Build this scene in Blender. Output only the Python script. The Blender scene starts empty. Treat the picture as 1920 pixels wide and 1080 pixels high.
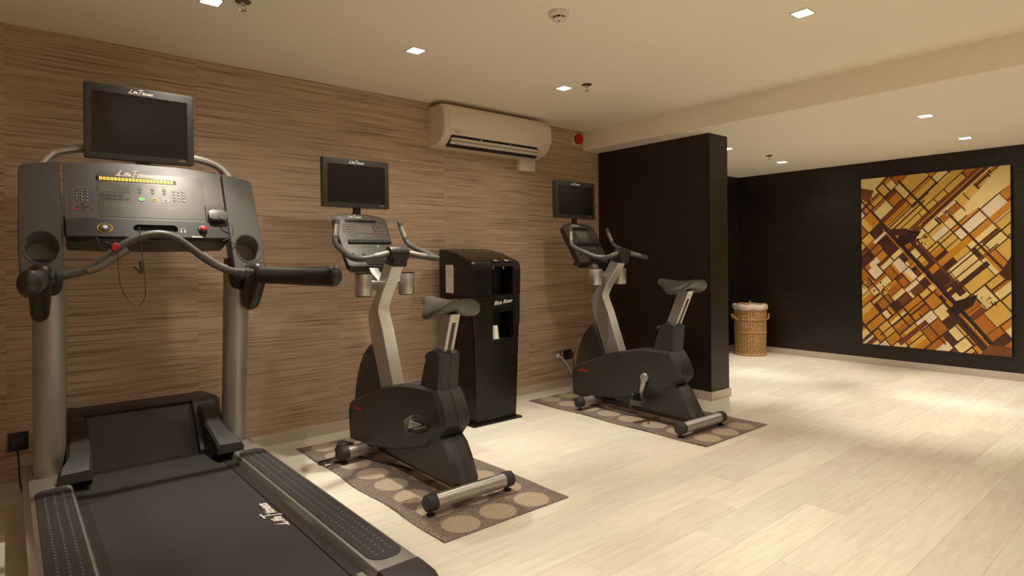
import bpy, bmesh, math, random
from mathutils import Vector, Matrix, Euler
random.seed(7)
S = bpy.context.scene
COL = S.collection
PI = math.pi

# ---------------------------------------------------------------- camera, world, exposure
cd = bpy.data.cameras.new('camera'); cam = bpy.data.objects.new('camera', cd); COL.objects.link(cam)
cd.sensor_width = 36.0; cd.lens = 36.0 * 1130.27 / 1920.0; cd.shift_y = -0.02754
cd.clip_start = 0.05; cd.clip_end = 60
yaw, roll = math.radians(49.9225), math.radians(-0.4934)
fw = Vector((math.cos(yaw), math.sin(yaw), 0)); r0 = Vector((math.sin(yaw), -math.cos(yaw), 0)); u0 = Vector((0, 0, 1))
rr = r0 * math.cos(roll) + u0 * math.sin(roll); uu = -r0 * math.sin(roll) + u0 * math.cos(roll)
M = Matrix((rr, uu, -fw)).transposed().to_4x4(); M.translation = Vector((0, 0, 1.2))
cam.matrix_world = M
S.camera = cam
S.view_settings.view_transform = 'Standard'; S.view_settings.look = 'None'
S.view_settings.gamma = 1.0; S.view_settings.use_curve_mapping = False
S.view_settings.exposure = 0.10
W = bpy.data.worlds.new('world'); S.world = W; W.use_nodes = True
W.node_tree.nodes['Background'].inputs[0].default_value = (1, 0.8, 0.6, 1)
W.node_tree.nodes['Background'].inputs[1].default_value = 0.02
S.cycles.use_denoising = True
S.cycles.max_bounces = 10; S.cycles.diffuse_bounces = 6; S.cycles.glossy_bounces = 4
S.cycles.sample_clamp_indirect = 6.0
S.cycles.use_light_tree = True
S.cycles.blur_glossy = 0.0

LAMP_COL = (1.0, 0.92, 0.775)
LAMP_CORE, LAMP_WIDE = 116.0, 29.0   # watts: each recessed spot has a tight beam and a soft spill
ZC, ZL = 2.4406, 2.255  # main ceiling, dropped ceiling beyond the beam
YW = 4.0456            # face of the feature wall
XB = 4.32              # near face of the beam / dropped ceiling
XF = 7.40              # far dark wall
X0, Y0, YF = -1.7, -2.6, 4.15

# ---------------------------------------------------------------- materials
def nodes(m):
    m.use_nodes = True
    return m.node_tree.nodes, m.node_tree.links, m.node_tree.nodes['Principled BSDF']

def mat(name, col, rough=0.5, metal=0.0, spec=0.5, bump=0.0, bscale=200.0, emit=None, es=0.0, coat=0.0, var=0.0):
    m = bpy.data.materials.new(name); n, l, b = nodes(m)
    b.inputs['Base Color'].default_value = (*col, 1); b.inputs['Roughness'].default_value = rough
    b.inputs['Metallic'].default_value = metal; b.inputs['Specular IOR Level'].default_value = spec
    b.inputs['Coat Weight'].default_value = coat
    tc = n.new('ShaderNodeTexCoord'); nz = n.new('ShaderNodeTexNoise'); nz.inputs['Scale'].default_value = bscale
    nz.inputs['Detail'].default_value = 3
    l.new(tc.outputs['Object'], nz.inputs['Vector'])
    # slight wear in the roughness
    mr = n.new('ShaderNodeMapRange'); mr.inputs['To Min'].default_value = max(0.02, rough - 0.05); mr.inputs['To Max'].default_value = min(1, rough + 0.05)
    nz2 = n.new('ShaderNodeTexNoise'); nz2.inputs['Scale'].default_value = 9; l.new(tc.outputs['Object'], nz2.inputs['Vector'])
    l.new(nz2.outputs['Fac'], mr.inputs['Value']); l.new(mr.outputs['Result'], b.inputs['Roughness'])
    if var:
        mx = n.new('ShaderNodeMix'); mx.data_type = 'RGBA'
        mx.inputs['A'].default_value = (*[c * (1 - var) for c in col], 1); mx.inputs['B'].default_value = (*[min(1, c * (1 + var)) for c in col], 1)
        l.new(nz.outputs['Fac'], mx.inputs['Factor']); l.new(mx.outputs['Result'], b.inputs['Base Color'])
    if bump:
        bp = n.new('ShaderNodeBump'); bp.inputs['Strength'].default_value = bump; bp.inputs['Distance'].default_value = 0.002
        l.new(nz.outputs['Fac'], bp.inputs['Height']); l.new(bp.outputs['Normal'], b.inputs['Normal'])
    if emit:
        b.inputs['Emission Color'].default_value = (*emit, 1); b.inputs['Emission Strength'].default_value = es
    return m

def streak_mat(name, cols, pos, scale, rough, bump=0.3, wob=0.012):
    """horizontally veined wall covering; every sheet gets its own offset"""
    m = bpy.data.materials.new(name); n, l, b = nodes(m)
    tc = n.new('ShaderNodeTexCoord'); oi = n.new('ShaderNodeObjectInfo')
    off = n.new('ShaderNodeVectorMath'); off.operation = 'SCALE'; off.inputs[0].default_value = (37, 37, 11)
    l.new(oi.outputs['Random'], off.inputs['Scale'])
    add = n.new('ShaderNodeVectorMath'); add.operation = 'ADD'
    l.new(tc.outputs['Object'], add.inputs[0]); l.new(off.outputs[0], add.inputs[1])
    # wobble
    mp0 = n.new('ShaderNodeMapping'); mp0.inputs['Scale'].default_value = (3.2, 3.2, 9); l.new(add.outputs[0], mp0.inputs[0])
    w = n.new('ShaderNodeTexNoise'); w.inputs['Scale'].default_value = 1; w.inputs['Detail'].default_value = 2; l.new(mp0.outputs[0], w.inputs['Vector'])
    wm = n.new('ShaderNodeMath'); wm.operation = 'MULTIPLY'; wm.inputs[1].default_value = wob; l.new(w.outputs['Fac'], wm.inputs[0])
    cx = n.new('ShaderNodeCombineXYZ'); l.new(wm.outputs[0], cx.inputs['Z'])
    add2 = n.new('ShaderNodeVectorMath'); add2.operation = 'ADD'; l.new(add.outputs[0], add2.inputs[0]); l.new(cx.outputs[0], add2.inputs[1])
    mp = n.new('ShaderNodeMapping'); mp.inputs['Scale'].default_value = scale; l.new(add2.outputs[0], mp.inputs[0])
    nz = n.new('ShaderNodeTexNoise'); nz.inputs['Scale'].default_value = 1; nz.inputs['Detail'].default_value = 5; nz.inputs['Roughness'].default_value = 0.58
    l.new(mp.outputs[0], nz.inputs['Vector'])
    cr = n.new('ShaderNodeValToRGB'); e = cr.color_ramp.elements
    while len(e) > 1: e.remove(e[-1])
    e[0].position = pos[0]; e[0].color = (*cols[0], 1)
    for p_, c_ in zip(pos[1:], cols[1:]):
        x = e.new(p_); x.color = (*c_, 1)
    l.new(nz.outputs['Fac'], cr.inputs[0])
    l.new(cr.outputs[0], b.inputs['Base Color']); b.inputs['Roughness'].default_value = rough
    bp = n.new('ShaderNodeBump'); bp.inputs['Strength'].default_value = bump; bp.inputs['Distance'].default_value = 0.0015
    l.new(nz.outputs['Fac'], bp.inputs['Height']); l.new(bp.outputs['Normal'], b.inputs['Normal'])
    return m

M_feature = streak_mat('zebrano_wallcovering', [(0.205, 0.126, 0.078), (0.385, 0.270, 0.182), (0.50, 0.37, 0.258), (0.60, 0.46, 0.33)],
                       [0.34, 0.43, 0.54, 0.72], (1.9, 1.9, 150), 0.6, 0.25, 0.016)
M_dark = streak_mat('dark_wenge_wallcovering', [(0.008, 0.0045, 0.003), (0.0135, 0.0085, 0.006), (0.021, 0.014, 0.0095)],
                    [0.36, 0.5, 0.66], (1.0, 1.0, 95), 0.42, 0.35, 0.006)
M_ceil = mat('ceiling_paint', (0.90, 0.83, 0.71), 0.85, bump=0.05, bscale=60, spec=0.2)
M_beam = mat('beam_paint', (0.90, 0.83, 0.71), 0.85, bump=0.05, bscale=60, spec=0.2)
M_white_wall = mat('back_wall_paint', (0.34, 0.27, 0.21), 0.8, spec=0.2)
M_base = mat('brushed_baseboard', (0.60, 0.53, 0.46), 0.4, metal=0.35, var=0.06, bscale=30)
M_blackp = mat('black_plastic', (0.016, 0.0145, 0.013), 0.42, bump=0.10, bscale=900)
M_darkp = mat('charcoal_plastic', (0.030, 0.028, 0.026), 0.42, bump=0.12, bscale=800)
M_greyp = mat('grey_console_plastic', (0.058, 0.056, 0.050), 0.35, spec=0.7, bump=0.15, bscale=900)
M_gloss = mat('gloss_black', (0.010, 0.008, 0.007), 0.28, spec=0.32)
M_screen = mat('screen_glass', (0.011, 0.008, 0.006), 0.22, spec=0.3)
M_silver = mat('silver_paint', (0.50, 0.485, 0.455), 0.34, metal=0.75, bump=0.05, bscale=900)
M_silver2 = mat('satin_grey_paint', (0.36, 0.345, 0.315), 0.40, metal=0.55)
M_steel = mat('brushed_steel', (0.56, 0.54, 0.50), 0.36, metal=0.85)
M_chrome = mat('chrome', (0.75, 0.74, 0.72), 0.15, metal=1.0)
M_rubber = mat('rubber', (0.030, 0.029, 0.027), 0.62, bump=0.2, bscale=500)
M_grip = mat('grip_rubber', (0.070, 0.066, 0.060), 0.48, bump=0.1, bscale=500)
M_saddle = mat('saddle_vinyl', (0.066, 0.061, 0.053), 0.42, bump=0.25, bscale=400)
M_belt = mat('treadmill_belt', (0.028, 0.025, 0.021), 0.62, bump=0.9, bscale=420, var=0.7)
M_hood = mat('hood_plastic', (0.026, 0.022, 0.020), 0.5, bump=0.12, bscale=700)
M_acw = mat('aircon_plastic', (0.70, 0.62, 0.51), 0.4)
M_trim = mat('white_plastic', (0.76, 0.70, 0.62), 0.45)
M_red = mat('red_plastic', (0.50, 0.012, 0.012), 0.35)
M_redink = mat('red_ink', (0.55, 0.03, 0.02), 0.5)
M_ink = mat('white_ink', (0.86, 0.82, 0.76), 0.5)
M_ink2 = mat('grey_ink', (0.35, 0.33, 0.30), 0.5)
M_yellow = mat('yellow_ring', (0.75, 0.50, 0.03), 0.4)
M_green = mat('green_key', (0.12, 0.50, 0.10), 0.4)
M_blue = mat('blue_key', (0.04, 0.10, 0.45), 0.4)
M_led = mat('amber_display', (0.10, 0.07, 0.01), 0.4, emit=(1.0, 0.62, 0.06), es=1.6)
M_lcd = mat('grey_lcd', (0.16, 0.155, 0.13), 0.25)
M_panel = mat('overlay_sticker', (0.090, 0.084, 0.074), 0.31, metal=0.45, spec=0.9)
M_panel2 = mat('overlay_sticker_lighter', (0.105, 0.098, 0.086), 0.32, metal=0.45, spec=0.9)
M_plate = mat('bar_plate', (0.15, 0.14, 0.125), 0.4, metal=0.4)
M_btn = mat('dark_key', (0.045, 0.043, 0.042), 0.4)
M_cable_w = mat('white_cable', (0.66, 0.62, 0.55), 0.5)
M_paper = mat('paper', (0.72, 0.68, 0.60), 0.7)
M_cup = mat('paper_cup', (0.80, 0.77, 0.70), 0.6)
M_wick = mat('wicker', (0.52, 0.30, 0.125), 0.6, var=0.45, bscale=45, bump=0.3)
M_linen = mat('linen', (0.66, 0.58, 0.48), 0.9, bump=0.4, bscale=300)
M_lens = mat('lamp_lens', (0.9, 0.85, 0.75), 0.3, emit=(1.0, 0.88, 0.68), es=38.0)
M_canvas_edge = mat('canvas_edge', (0.010, 0.007, 0.005), 0.6)
M_bronze = mat('sprinkler_metal', (0.22, 0.18, 0.14), 0.35, metal=1.0)
M_slot = mat('dark_void', (0.004, 0.0035, 0.003), 0.7)

# floor planks
def plank_mat():
    m = bpy.data.materials.new('pale_oak_vinyl'); n, l, b = nodes(m)
    tc = n.new('ShaderNodeTexCoord'); oi = n.new('ShaderNodeObjectInfo')
    off = n.new('ShaderNodeVectorMath'); off.operation = 'SCALE'; off.inputs[0].default_value = (53, 31, 0); l.new(oi.outputs['Random'], off.inputs['Scale'])
    add = n.new('ShaderNodeVectorMath'); add.operation = 'ADD'; l.new(tc.outputs['Object'], add.inputs[0]); l.new(off.outputs[0], add.inputs[1])
    mp = n.new('ShaderNodeMapping'); mp.inputs['Scale'].default_value = (4.0, 44, 1); l.new(add.outputs[0], mp.inputs[0])
    nz = n.new('ShaderNodeTexNoise'); nz.inputs['Scale'].default_value = 1; nz.inputs['Detail'].default_value = 4; nz.inputs['Distortion'].default_value = 0.8
    l.new(mp.outputs[0], nz.inputs['Vector'])
    cr = n.new('ShaderNodeValToRGB'); e = cr.color_ramp.elements
    e[0].position = 0.3; e[0].color = (0.71, 0.66, 0.572, 1); e[1].position = 0.62; e[1].color = (0.80, 0.76, 0.68, 1)
    l.new(nz.outputs['Fac'], cr.inputs[0])
    hv = n.new('ShaderNodeHueSaturation'); mr = n.new('ShaderNodeMapRange')
    mr.inputs['To Min'].default_value = 0.92; mr.inputs['To Max'].default_value = 1.05; l.new(oi.outputs['Random'], mr.inputs['Value'])
    l.new(mr.outputs['Result'], hv.inputs['Value']); l.new(cr.outputs[0], hv.inputs['Color'])
    # pinkish or greenish drift per plank
    m2 = n.new('ShaderNodeMath'); m2.operation = 'MULTIPLY'; m2.inputs[1].default_value = 7.31; l.new(oi.outputs['Random'], m2.inputs[0])
    fr = n.new('ShaderNodeMath'); fr.operation = 'FRACT'; l.new(m2.outputs[0], fr.inputs[0])
    mx = n.new('ShaderNodeMix'); mx.data_type = 'RGBA'; mx.blend_type = 'MULTIPLY'; mx.inputs['Factor'].default_value = 1
    tint = n.new('ShaderNodeMix'); tint.data_type = 'RGBA'; tint.inputs['A'].default_value = (1.0, 0.955, 0.92, 1); tint.inputs['B'].default_value = (0.985, 1.0, 0.95, 1)
    l.new(fr.outputs[0], tint.inputs['Factor']); l.new(hv.outputs['Color'], mx.inputs['A']); l.new(tint.outputs['Result'], mx.inputs['B'])
    l.new(mx.outputs['Result'], b.inputs['Base Color'])
    b.inputs['Roughness'].default_value = 0.46
    bp = n.new('ShaderNodeBump'); bp.inputs['Strength'].default_value = 0.08; bp.inputs['Distance'].default_value = 0.001
    l.new(nz.outputs['Fac'], bp.inputs['Height']); l.new(bp.outputs['Normal'], b.inputs['Normal'])
    return m
M_plank = plank_mat()
M_subfloor = mat('plank_joint', (0.30, 0.25, 0.19), 0.8)

def mat_runner():
    """woven vinyl with a square grid of pale discs (flat weave pattern)"""
    m = bpy.data.materials.new('woven_runner'); n, l, b = nodes(m)
    tc = n.new('ShaderNodeTexCoord'); sx = n.new('ShaderNodeSeparateXYZ'); l.new(tc.outputs['Object'], sx.inputs[0])
    P = 0.2145
    d2 = []
    for ax in ('X', 'Y'):
        a = n.new('ShaderNodeMath'); a.operation = 'ADD'; a.inputs[1].default_value = P * 20.5; l.new(sx.outputs[ax], a.inputs[0])
        q = n.new('ShaderNodeMath'); q.operation = 'MODULO'; q.inputs[1].default_value = P; l.new(a.outputs[0], q.inputs[0])
        s = n.new('ShaderNodeMath'); s.operation = 'SUBTRACT'; s.inputs[1].default_value = P / 2; l.new(q.outputs[0], s.inputs[0])
        p = n.new('ShaderNodeMath'); p.operation = 'MULTIPLY'; l.new(s.outputs[0], p.inputs[0]); l.new(s.outputs[0], p.inputs[1])
        d2.append(p)
    sm = n.new('ShaderNodeMath'); sm.operation = 'ADD'; l.new(d2[0].outputs[0], sm.inputs[0]); l.new(d2[1].outputs[0], sm.inputs[1])
    # limit the discs to three columns
    ab = n.new('ShaderNodeMath'); ab.operation = 'ABSOLUTE'; l.new(sx.outputs['X'], ab.inputs[0])
    lt0 = n.new('ShaderNodeMath'); lt0.operation = 'LESS_THAN'; lt0.inputs[1].default_value = P * 1.5; l.new(ab.outputs[0], lt0.inputs[0])
    lt = n.new('ShaderNodeMath'); lt.operation = 'LESS_THAN'; lt.inputs[1].default_value = 0.0895 ** 2; l.new(sm.outputs[0], lt.inputs[0])
    an = n.new('ShaderNodeMath'); an.operation = 'MULTIPLY'; l.new(lt.outputs[0], an.inputs[0]); l.new(lt0.outputs[0], an.inputs[1])
    mp = n.new('ShaderNodeMapping'); mp.inputs['Scale'].default_value = (260, 170, 1); mp.inputs['Rotation'].default_value = (0, 0, 0.7); l.new(tc.outputs['Object'], mp.inputs[0])
    vo = n.new('ShaderNodeTexVoronoi'); vo.inputs['Scale'].default_value = 1; l.new(mp.outputs[0], vo.inputs['Vector'])
    g = n.new('ShaderNodeValToRGB'); g.color_ramp.elements[0].position = 0.15; g.color_ramp.elements[0].color = (0.44, 0.35, 0.285, 1)
    g.color_ramp.elements[1].position = 0.62; g.color_ramp.elements[1].color = (0.135, 0.098, 0.080, 1); l.new(vo.outputs['Distance'], g.inputs[0])
    g2 = n.new('ShaderNodeValToRGB'); g2.color_ramp.elements[0].position = 0.1; g2.color_ramp.elements[0].color = (0.56, 0.46, 0.34, 1)
    g2.color_ramp.elements[1].position = 0.8; g2.color_ramp.elements[1].color = (0.37, 0.29, 0.205, 1); l.new(vo.outputs['Distance'], g2.inputs[0])
    mx = n.new('ShaderNodeMix'); mx.data_type = 'RGBA'; l.new(an.outputs[0], mx.inputs['Factor']); l.new(g.outputs[0], mx.inputs['A']); l.new(g2.outputs[0], mx.inputs['B'])
    l.new(mx.outputs['Result'], b.inputs['Base Color']); b.inputs['Roughness'].default_value = 0.55
    bp = n.new('ShaderNodeBump'); bp.inputs['Strength'].default_value = 0.6; bp.inputs['Distance'].default_value = 0.0015; bp.invert = True
    l.new(vo.outputs['Distance'], bp.inputs['Height']); l.new(bp.outputs['Normal'], b.inputs['Normal'])
    return m
M_runner = mat_runner()

# ---------------------------------------------------------------- geometry helpers
def NB(): return bmesh.new()

def box(bm, x0, x1, y0, y1, z0, z1, bev=0.0, seg=2):
    v = [bm.verts.new(p) for p in ((x0, y0, z0), (x1, y0, z0), (x1, y1, z0), (x0, y1, z0), (x0, y0, z1), (x1, y0, z1), (x1, y1, z1), (x0, y1, z1))]
    fs = [bm.faces.new([v[i] for i in q]) for q in ((3, 2, 1, 0), (4, 5, 6, 7), (0, 1, 5, 4), (1, 2, 6, 5), (2, 3, 7, 6), (3, 0, 4, 7))]
    if bev: bmesh.ops.bevel(bm, geom=list({e for f in fs for e in f.edges}), offset=bev, segments=seg, affect='EDGES', profile=0.6)
    return v

def prism(bm, pts, axis, a, b, bev=0.0, seg=2):
    """polygon pts extruded along axis; x:(y,z) y:(x,z) z:(x,y)"""
    def P(p, t): return {'x': (t, p[0], p[1]), 'y': (p[0], t, p[1]), 'z': (p[0], p[1], t)}[axis]
    A = [bm.verts.new(P(p, a)) for p in pts]; B = [bm.verts.new(P(p, b)) for p in pts]
    fs = [bm.faces.new(A), bm.faces.new(B[::-1])]
    n = len(pts)
    for i in range(n): fs.append(bm.faces.new((A[(i + 1) % n], A[i], B[i], B[(i + 1) % n])))
    bmesh.ops.recalc_face_normals(bm, faces=fs)
    if bev: bmesh.ops.bevel(bm, geom=list(set(fs[0].edges) | set(fs[1].edges)), offset=bev, segments=seg, affect='EDGES', profile=0.6)

def loft(bm, rings, cap=True):
    R = [[bm.verts.new(p) for p in r] for r in rings]
    n = len(rings[0]); fs = []
    for a, b in zip(R, R[1:]):
        for i in range(n): fs.append(bm.faces.new((a[i], a[(i + 1) % n], b[(i + 1) % n], b[i])))
    if cap: fs.append(bm.faces.new(R[0][::-1])); fs.append(bm.faces.new(R[-1]))
    bmesh.ops.recalc_face_normals(bm, faces=fs)

def catmull(pts, k=6):
    P = [Vector(p) for p in pts]; P = [2 * P[0] - P[1]] + P + [2 * P[-1] - P[-2]]; out = []
    for i in range(1, len(P) - 2):
        for j in range(k):
            t = j / k
            out.append(0.5 * ((2 * P[i]) + (-P[i - 1] + P[i + 1]) * t + (2 * P[i - 1] - 5 * P[i] + 4 * P[i + 1] - P[i + 2]) * t * t + (-P[i - 1] + 3 * P[i] - 3 * P[i + 1] + P[i + 2]) * t ** 3))
    out.append(P[-2]); return out

def tube(bm, pts, r, seg=10, sm=0, dome=False, flat=1.0):
    P = catmull(pts, sm) if sm else [Vector(p) for p in pts]
    n = len(P)
    rad = [r] * n if not isinstance(r, (list, tuple)) else [r[0] + (r[-1] - r[0]) * i / (n - 1) if len(r) == 2 else r[min(len(r) - 1, int(round(i * (len(r) - 1) / (n - 1))))] for i in range(n)]
    T = []
    for i in range(n):
        d = P[min(i + 1, n - 1)] - P[max(i - 1, 0)]
        T.append(d.normalized() if d.length > 1e-9 else Vector((0, 0, 1)))
    up = Vector((0, 0, 1)) if abs(T[0].z) < 0.9 else Vector((1, 0, 0))
    N = (up - T[0] * up.dot(T[0])).normalized(); rings = []
    def ring(c, N, B, q): return [c + N * (q * math.cos(2 * PI * k / seg)) * flat + B * (q * math.sin(2 * PI * k / seg)) for k in range(seg)]
    for i in range(n):
        N = (N - T[i] * N.dot(T[i])).normalized(); B = T[i].cross(N)
        if i == 0 and dome:
            for a in (80, 55, 30): rings.append(ring(P[0] - T[0] * rad[0] * math.sin(math.radians(a)), N, B, rad[0] * math.cos(math.radians(a))))
        rings.append(ring(P[i], N, B, rad[i]))
        if i == n - 1 and dome:
            for a in (30, 55, 80): rings.append(ring(P[i] + T[i] * rad[i] * math.sin(math.radians(a)), N, B, rad[i] * math.cos(math.radians(a))))
    loft(bm, rings)

def lathe(bm, prof, c, axis='z', seg=28, cap=True):
    """prof: list of (radius, height along axis)"""
    rings = []
    for r, h in prof:
        ring = []
        for k in range(seg):
            a = 2 * PI * k / seg; x, y = max(r, 1e-4) * math.cos(a), max(r, 1e-4) * math.sin(a)
            ring.append({'z': (c[0] + x, c[1] + y, c[2] + h), 'y': (c[0] + x, c[1] + h, c[2] + y), 'x': (c[0] + h, c[1] + x, c[2] + y)}[axis])
        rings.append(ring)
    loft(bm, rings, cap)

def rrect(w, h, r, n=5, cx=0.0, cy=0.0):
    out = []
    for sx, sy, a0 in ((1, 1, 0), (-1, 1, 90), (-1, -1, 180), (1, -1, 270)):
        for k in range(n + 1):
            a = math.radians(a0 + 90 * k / n)
            out.append((cx + sx * (w / 2 - r) + r * math.cos(a), cy + sy * (h / 2 - r) + r * math.sin(a)))
    return out

def sellipse(w, h, p=3.0, n=24):
    out = []
    for k in range(n):
        a = 2 * PI * k / n; c, s = math.cos(a), math.sin(a)
        out.append((w / 2 * math.copysign(abs(c) ** (2 / p), c), h / 2 * math.copysign(abs(s) ** (2 / p), s)))
    return out

def obj(name, bm, m, parent=None, smooth=35, kind=None, label=None, group=None, xf=None):
    me = bpy.data.meshes.new(name)
    if xf is not None: bmesh.ops.transform(bm, matrix=xf, verts=bm.verts)
    bm.to_mesh(me); bm.free()
    for mm in (m if isinstance(m, (list, tuple)) else [m]): me.materials.append(mm)
    if smooth:
        me.shade_smooth(); me.set_sharp_from_angle(angle=math.radians(smooth))
    o = bpy.data.objects.new(name, me); COL.objects.link(o)
    if parent is not None: o.parent = parent
    if kind: o['kind'] = kind
    if label: o['label'] = label
    return o

def thing(name, label, cat, loc=(0, 0, 0), rz=0, group=None):
    o = bpy.data.objects.new(name, None); COL.objects.link(o); o.empty_display_size = 0.05
    o.location = loc; o.rotation_euler = (0, 0, rz); o['label'] = label; o['category'] = cat
    if group: o['group'] = group
    return o

def tag(o, label, cat, group=None):
    o['label'] = label; o['category'] = cat
    if group: o['group'] = group
    return o

def cut(o, cbm):
    """carve cbm out of o and bake the result"""
    me = bpy.data.meshes.new('cut'); bmesh.ops.recalc_face_normals(cbm, faces=cbm.faces); cbm.to_mesh(me); cbm.free()
    c = bpy.data.objects.new('cut', me); COL.objects.link(c)
    par = o.parent; o.parent = None
    md = o.modifiers.new('b', 'BOOLEAN'); md.operation = 'DIFFERENCE'; md.object = c; md.solver = 'EXACT'
    bpy.context.view_layer.update()
    dg = bpy.context.evaluated_depsgraph_get()
    new = bpy.data.meshes.new_from_object(o.evaluated_get(dg))
    o.modifiers.clear(); old = o.data; new.name = old.name; o.data = new
    new.shade_smooth(); new.set_sharp_from_angle(angle=math.radians(30))
    bpy.data.objects.remove(c); o.parent = par
    return o

def copy_tree(o, parent=None):
    c = o.copy(); COL.objects.link(c)
    if parent is not None: c.parent = parent
    for ch in list(o.children): copy_tree(ch, c)
    return c

def frame(origin, xdir, ydir):
    x = Vector(xdir).normalized(); y = Vector(ydir); y = (y - x * x.dot(y)).normalized(); z = x.cross(y)
    m = Matrix((x, y, z)).transposed().to_4x4(); m.translation = Vector(origin); return m

def text_mesh(bm, s, size, x=0.0, y=0.0, shear=0.0, bold=0.0, ext=0.0004, xf=None):
    """append a run of letters to bm, lying in its local xy plane; returns the width"""
    cu = bpy.data.curves.new('t', 'FONT'); cu.body = s; cu.size = size; cu.extrude = ext; cu.shear = shear; cu.offset = bold; cu.resolution_u = 3
    o = bpy.data.objects.new('t', cu); COL.objects.link(o); bpy.context.view_layer.update()
    me = bpy.data.meshes.new_from_object(o.evaluated_get(bpy.context.evaluated_depsgraph_get()))
    bpy.data.objects.remove(o); bpy.data.curves.remove(cu)
    w = max((v.co.x for v in me.vertices), default=0)
    me.transform(Matrix.Translation((x, y, 0)))
    if xf is not None: me.transform(xf)
    bm.from_mesh(me); bpy.data.meshes.remove(me); return w

def text(name, s, size, m, parent, xf, shear=0.0, bold=0.0, center=True):
    bm = NB(); w = text_mesh(bm, s, size, 0, 0, shear, bold)
    if center: bmesh.ops.translate(bm, verts=bm.verts, vec=(-w / 2, 0, 0))
    return obj(name, bm, m, parent, smooth=0, xf=xf)

def script_logo(parent, xf, h, m):
    """the handwritten two-word maker's mark of the machines, in raised strokes"""
    bm = NB(); x = 0
    def stroke(pts, w):
        P = catmull([(p[0], p[1], 0) for p in pts], 4); n = len(P); L = []; R = []
        for i in range(n):
            d = (P[min(i + 1, n - 1)] - P[max(i - 1, 0)]).normalized(); nn = Vector((-d.y, d.x, 0)) * w / 2
            L.append(P[i] + nn); R.append(P[i] - nn)
        a = [bm.verts.new(p + Vector((0, 0, 0.0006))) for p in L]; b = [bm.verts.new(p + Vector((0, 0, 0.0006))) for p in R]
        for i in range(n - 1): bm.faces.new((b[i], b[i + 1], a[i + 1], a[i]))
    w = h * 0.13
    # L with a long swept tail, F with a flag
    stroke([(-0.30 * h, 0.05 * h), (-0.02 * h, 0.12 * h), (0.30 * h, 0.62 * h), (0.52 * h, 1.02 * h), (0.42 * h, 0.80 * h), (0.18 * h, 0.22 * h), (0.10 * h, 0.0), (0.42 * h, 0.06 * h), (0.62 * h, 0.16 * h)], w)
    x = 0.66 * h; x += text_mesh(bm, 'ife', h * 0.98, x, 0.02 * h, 0.42, h * 0.030) + 0.04 * h
    x += h * 0.10
    stroke([(x, 0.98 * h), (x + 0.35 * h, 1.0 * h), (x + 0.95 * h, 1.04 * h)], w)
    stroke([(x + 0.50 * h, 0.98 * h), (x + 0.30 * h, 0.5 * h), (x + 0.10 * h, -0.08 * h), (x - 0.08 * h, -0.16 * h)], w)
    stroke([(x + 0.16 * h, 0.5 * h), (x + 0.45 * h, 0.54 * h), (x + 0.60 * h, 0.6 * h)], w * 0.9)
    x += 0.58 * h; x += text_mesh(bm, 'itness', h * 0.98, x, 0.02 * h, 0.42, h * 0.030)
    bmesh.ops.translate(bm, verts=bm.verts, vec=(-x / 2, 0, 0))
    return obj('lettering', bm, m, parent, smooth=0, xf=xf)

def flatdisc(bm, cx, cy, r, z0, z1, seg=16, sy=1.0):
    lathe_pts = [(cx + r * math.cos(2 * PI * k / seg), cy + r * sy * math.sin(2 * PI * k / seg)) for k in range(seg)]
    prism(bm, lathe_pts, 'z', z0, z1)

# ================================================================ THE ROOM
def struct(name, bm, m, parent=None, smooth=0):
    o = obj(name, bm, m, parent, smooth=smooth)
    if parent is None: o['kind'] = 'structure'
    return o

# floor: slab with the joints' colour, planks laid on it
bm = NB(); box(bm, X0 - 0.1, XF + 0.1, Y0 - 0.1, YF + 0.1, -0.12, -0.0045)
floor = struct('floor', bm, M_subfloor)
PX, PY = 0.925, 0.1835
def plank_mesh(x0, x1, y0, y1):
    b_ = NB(); g = 0.0004
    box(b_, x0 + g, x1 - g, y0 + g, y1 - g, -0.0045, 0.0)
    return b_
cx_, cy_ = 3.265, 1.335
rows = []
k0 = int(math.floor((Y0 - cy_) / PY)); k1 = int(math.ceil((YF - cy_) / PY))
shared = None; far = NB(); nfar = 0; npl = 0
rnd = random.Random(3)
for k in range(k0, k1):
    ya = cy_ + k * PY; yb = ya + PY
    ya_, yb_ = max(ya, Y0), min(yb, YF)
    if yb_ - ya_ < 0.01: continue
    ofs = 0.0 if k % 3 == 0 else (PX * 0.36 if k % 3 == 1 else PX * 0.69)
    if k == -2: ofs = 0.0
    x = cx_ + ofs - PX * 8
    while x < XF:
        xa, xb = max(x, X0), min(x + PX, XF)
        if xb - xa > 0.02:
            # in view: the wedge the camera sees
            cxm, cym = (xa + xb) / 2, (ya_ + yb_) / 2
            d = cxm * fw.x + cym * fw.y; s_ = cxm * rr.x + cym * rr.y
            vis = d > 0.9 and abs(s_) < 0.92 * d + 0.75
            full = xb - xa > PX - 1e-6 and yb_ - ya_ > PY - 1e-6
            if vis:
                if full:
                    if shared is None:
                        b_ = plank_mesh(-PX / 2, PX / 2, -PY / 2, PY / 2); o = obj('plank', b_, M_plank, floor, smooth=0); shared = o.data
                    else:
                        o = bpy.data.objects.new('plank', shared); COL.objects.link(o); o.parent = floor
                    o.location = (cxm, cym, 0)
                else:
                    b_ = plank_mesh(-(xb - xa) / 2, (xb - xa) / 2, -(yb_ - ya_) / 2, (yb_ - ya_) / 2)
                    o = obj('plank', b_, M_plank, floor, smooth=0); o.location = (cxm, cym, 0)
                npl += 1
            else:
                g = 0.0004; box(far, xa + g, xb - g, ya_ + g, yb_ - g, -0.0045, 0.0)
        x += PX
o = obj('planks_behind_camera', far, M_plank, floor, smooth=0); o.name = 'plank_field'; o['kind'] = 'stuff'

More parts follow.
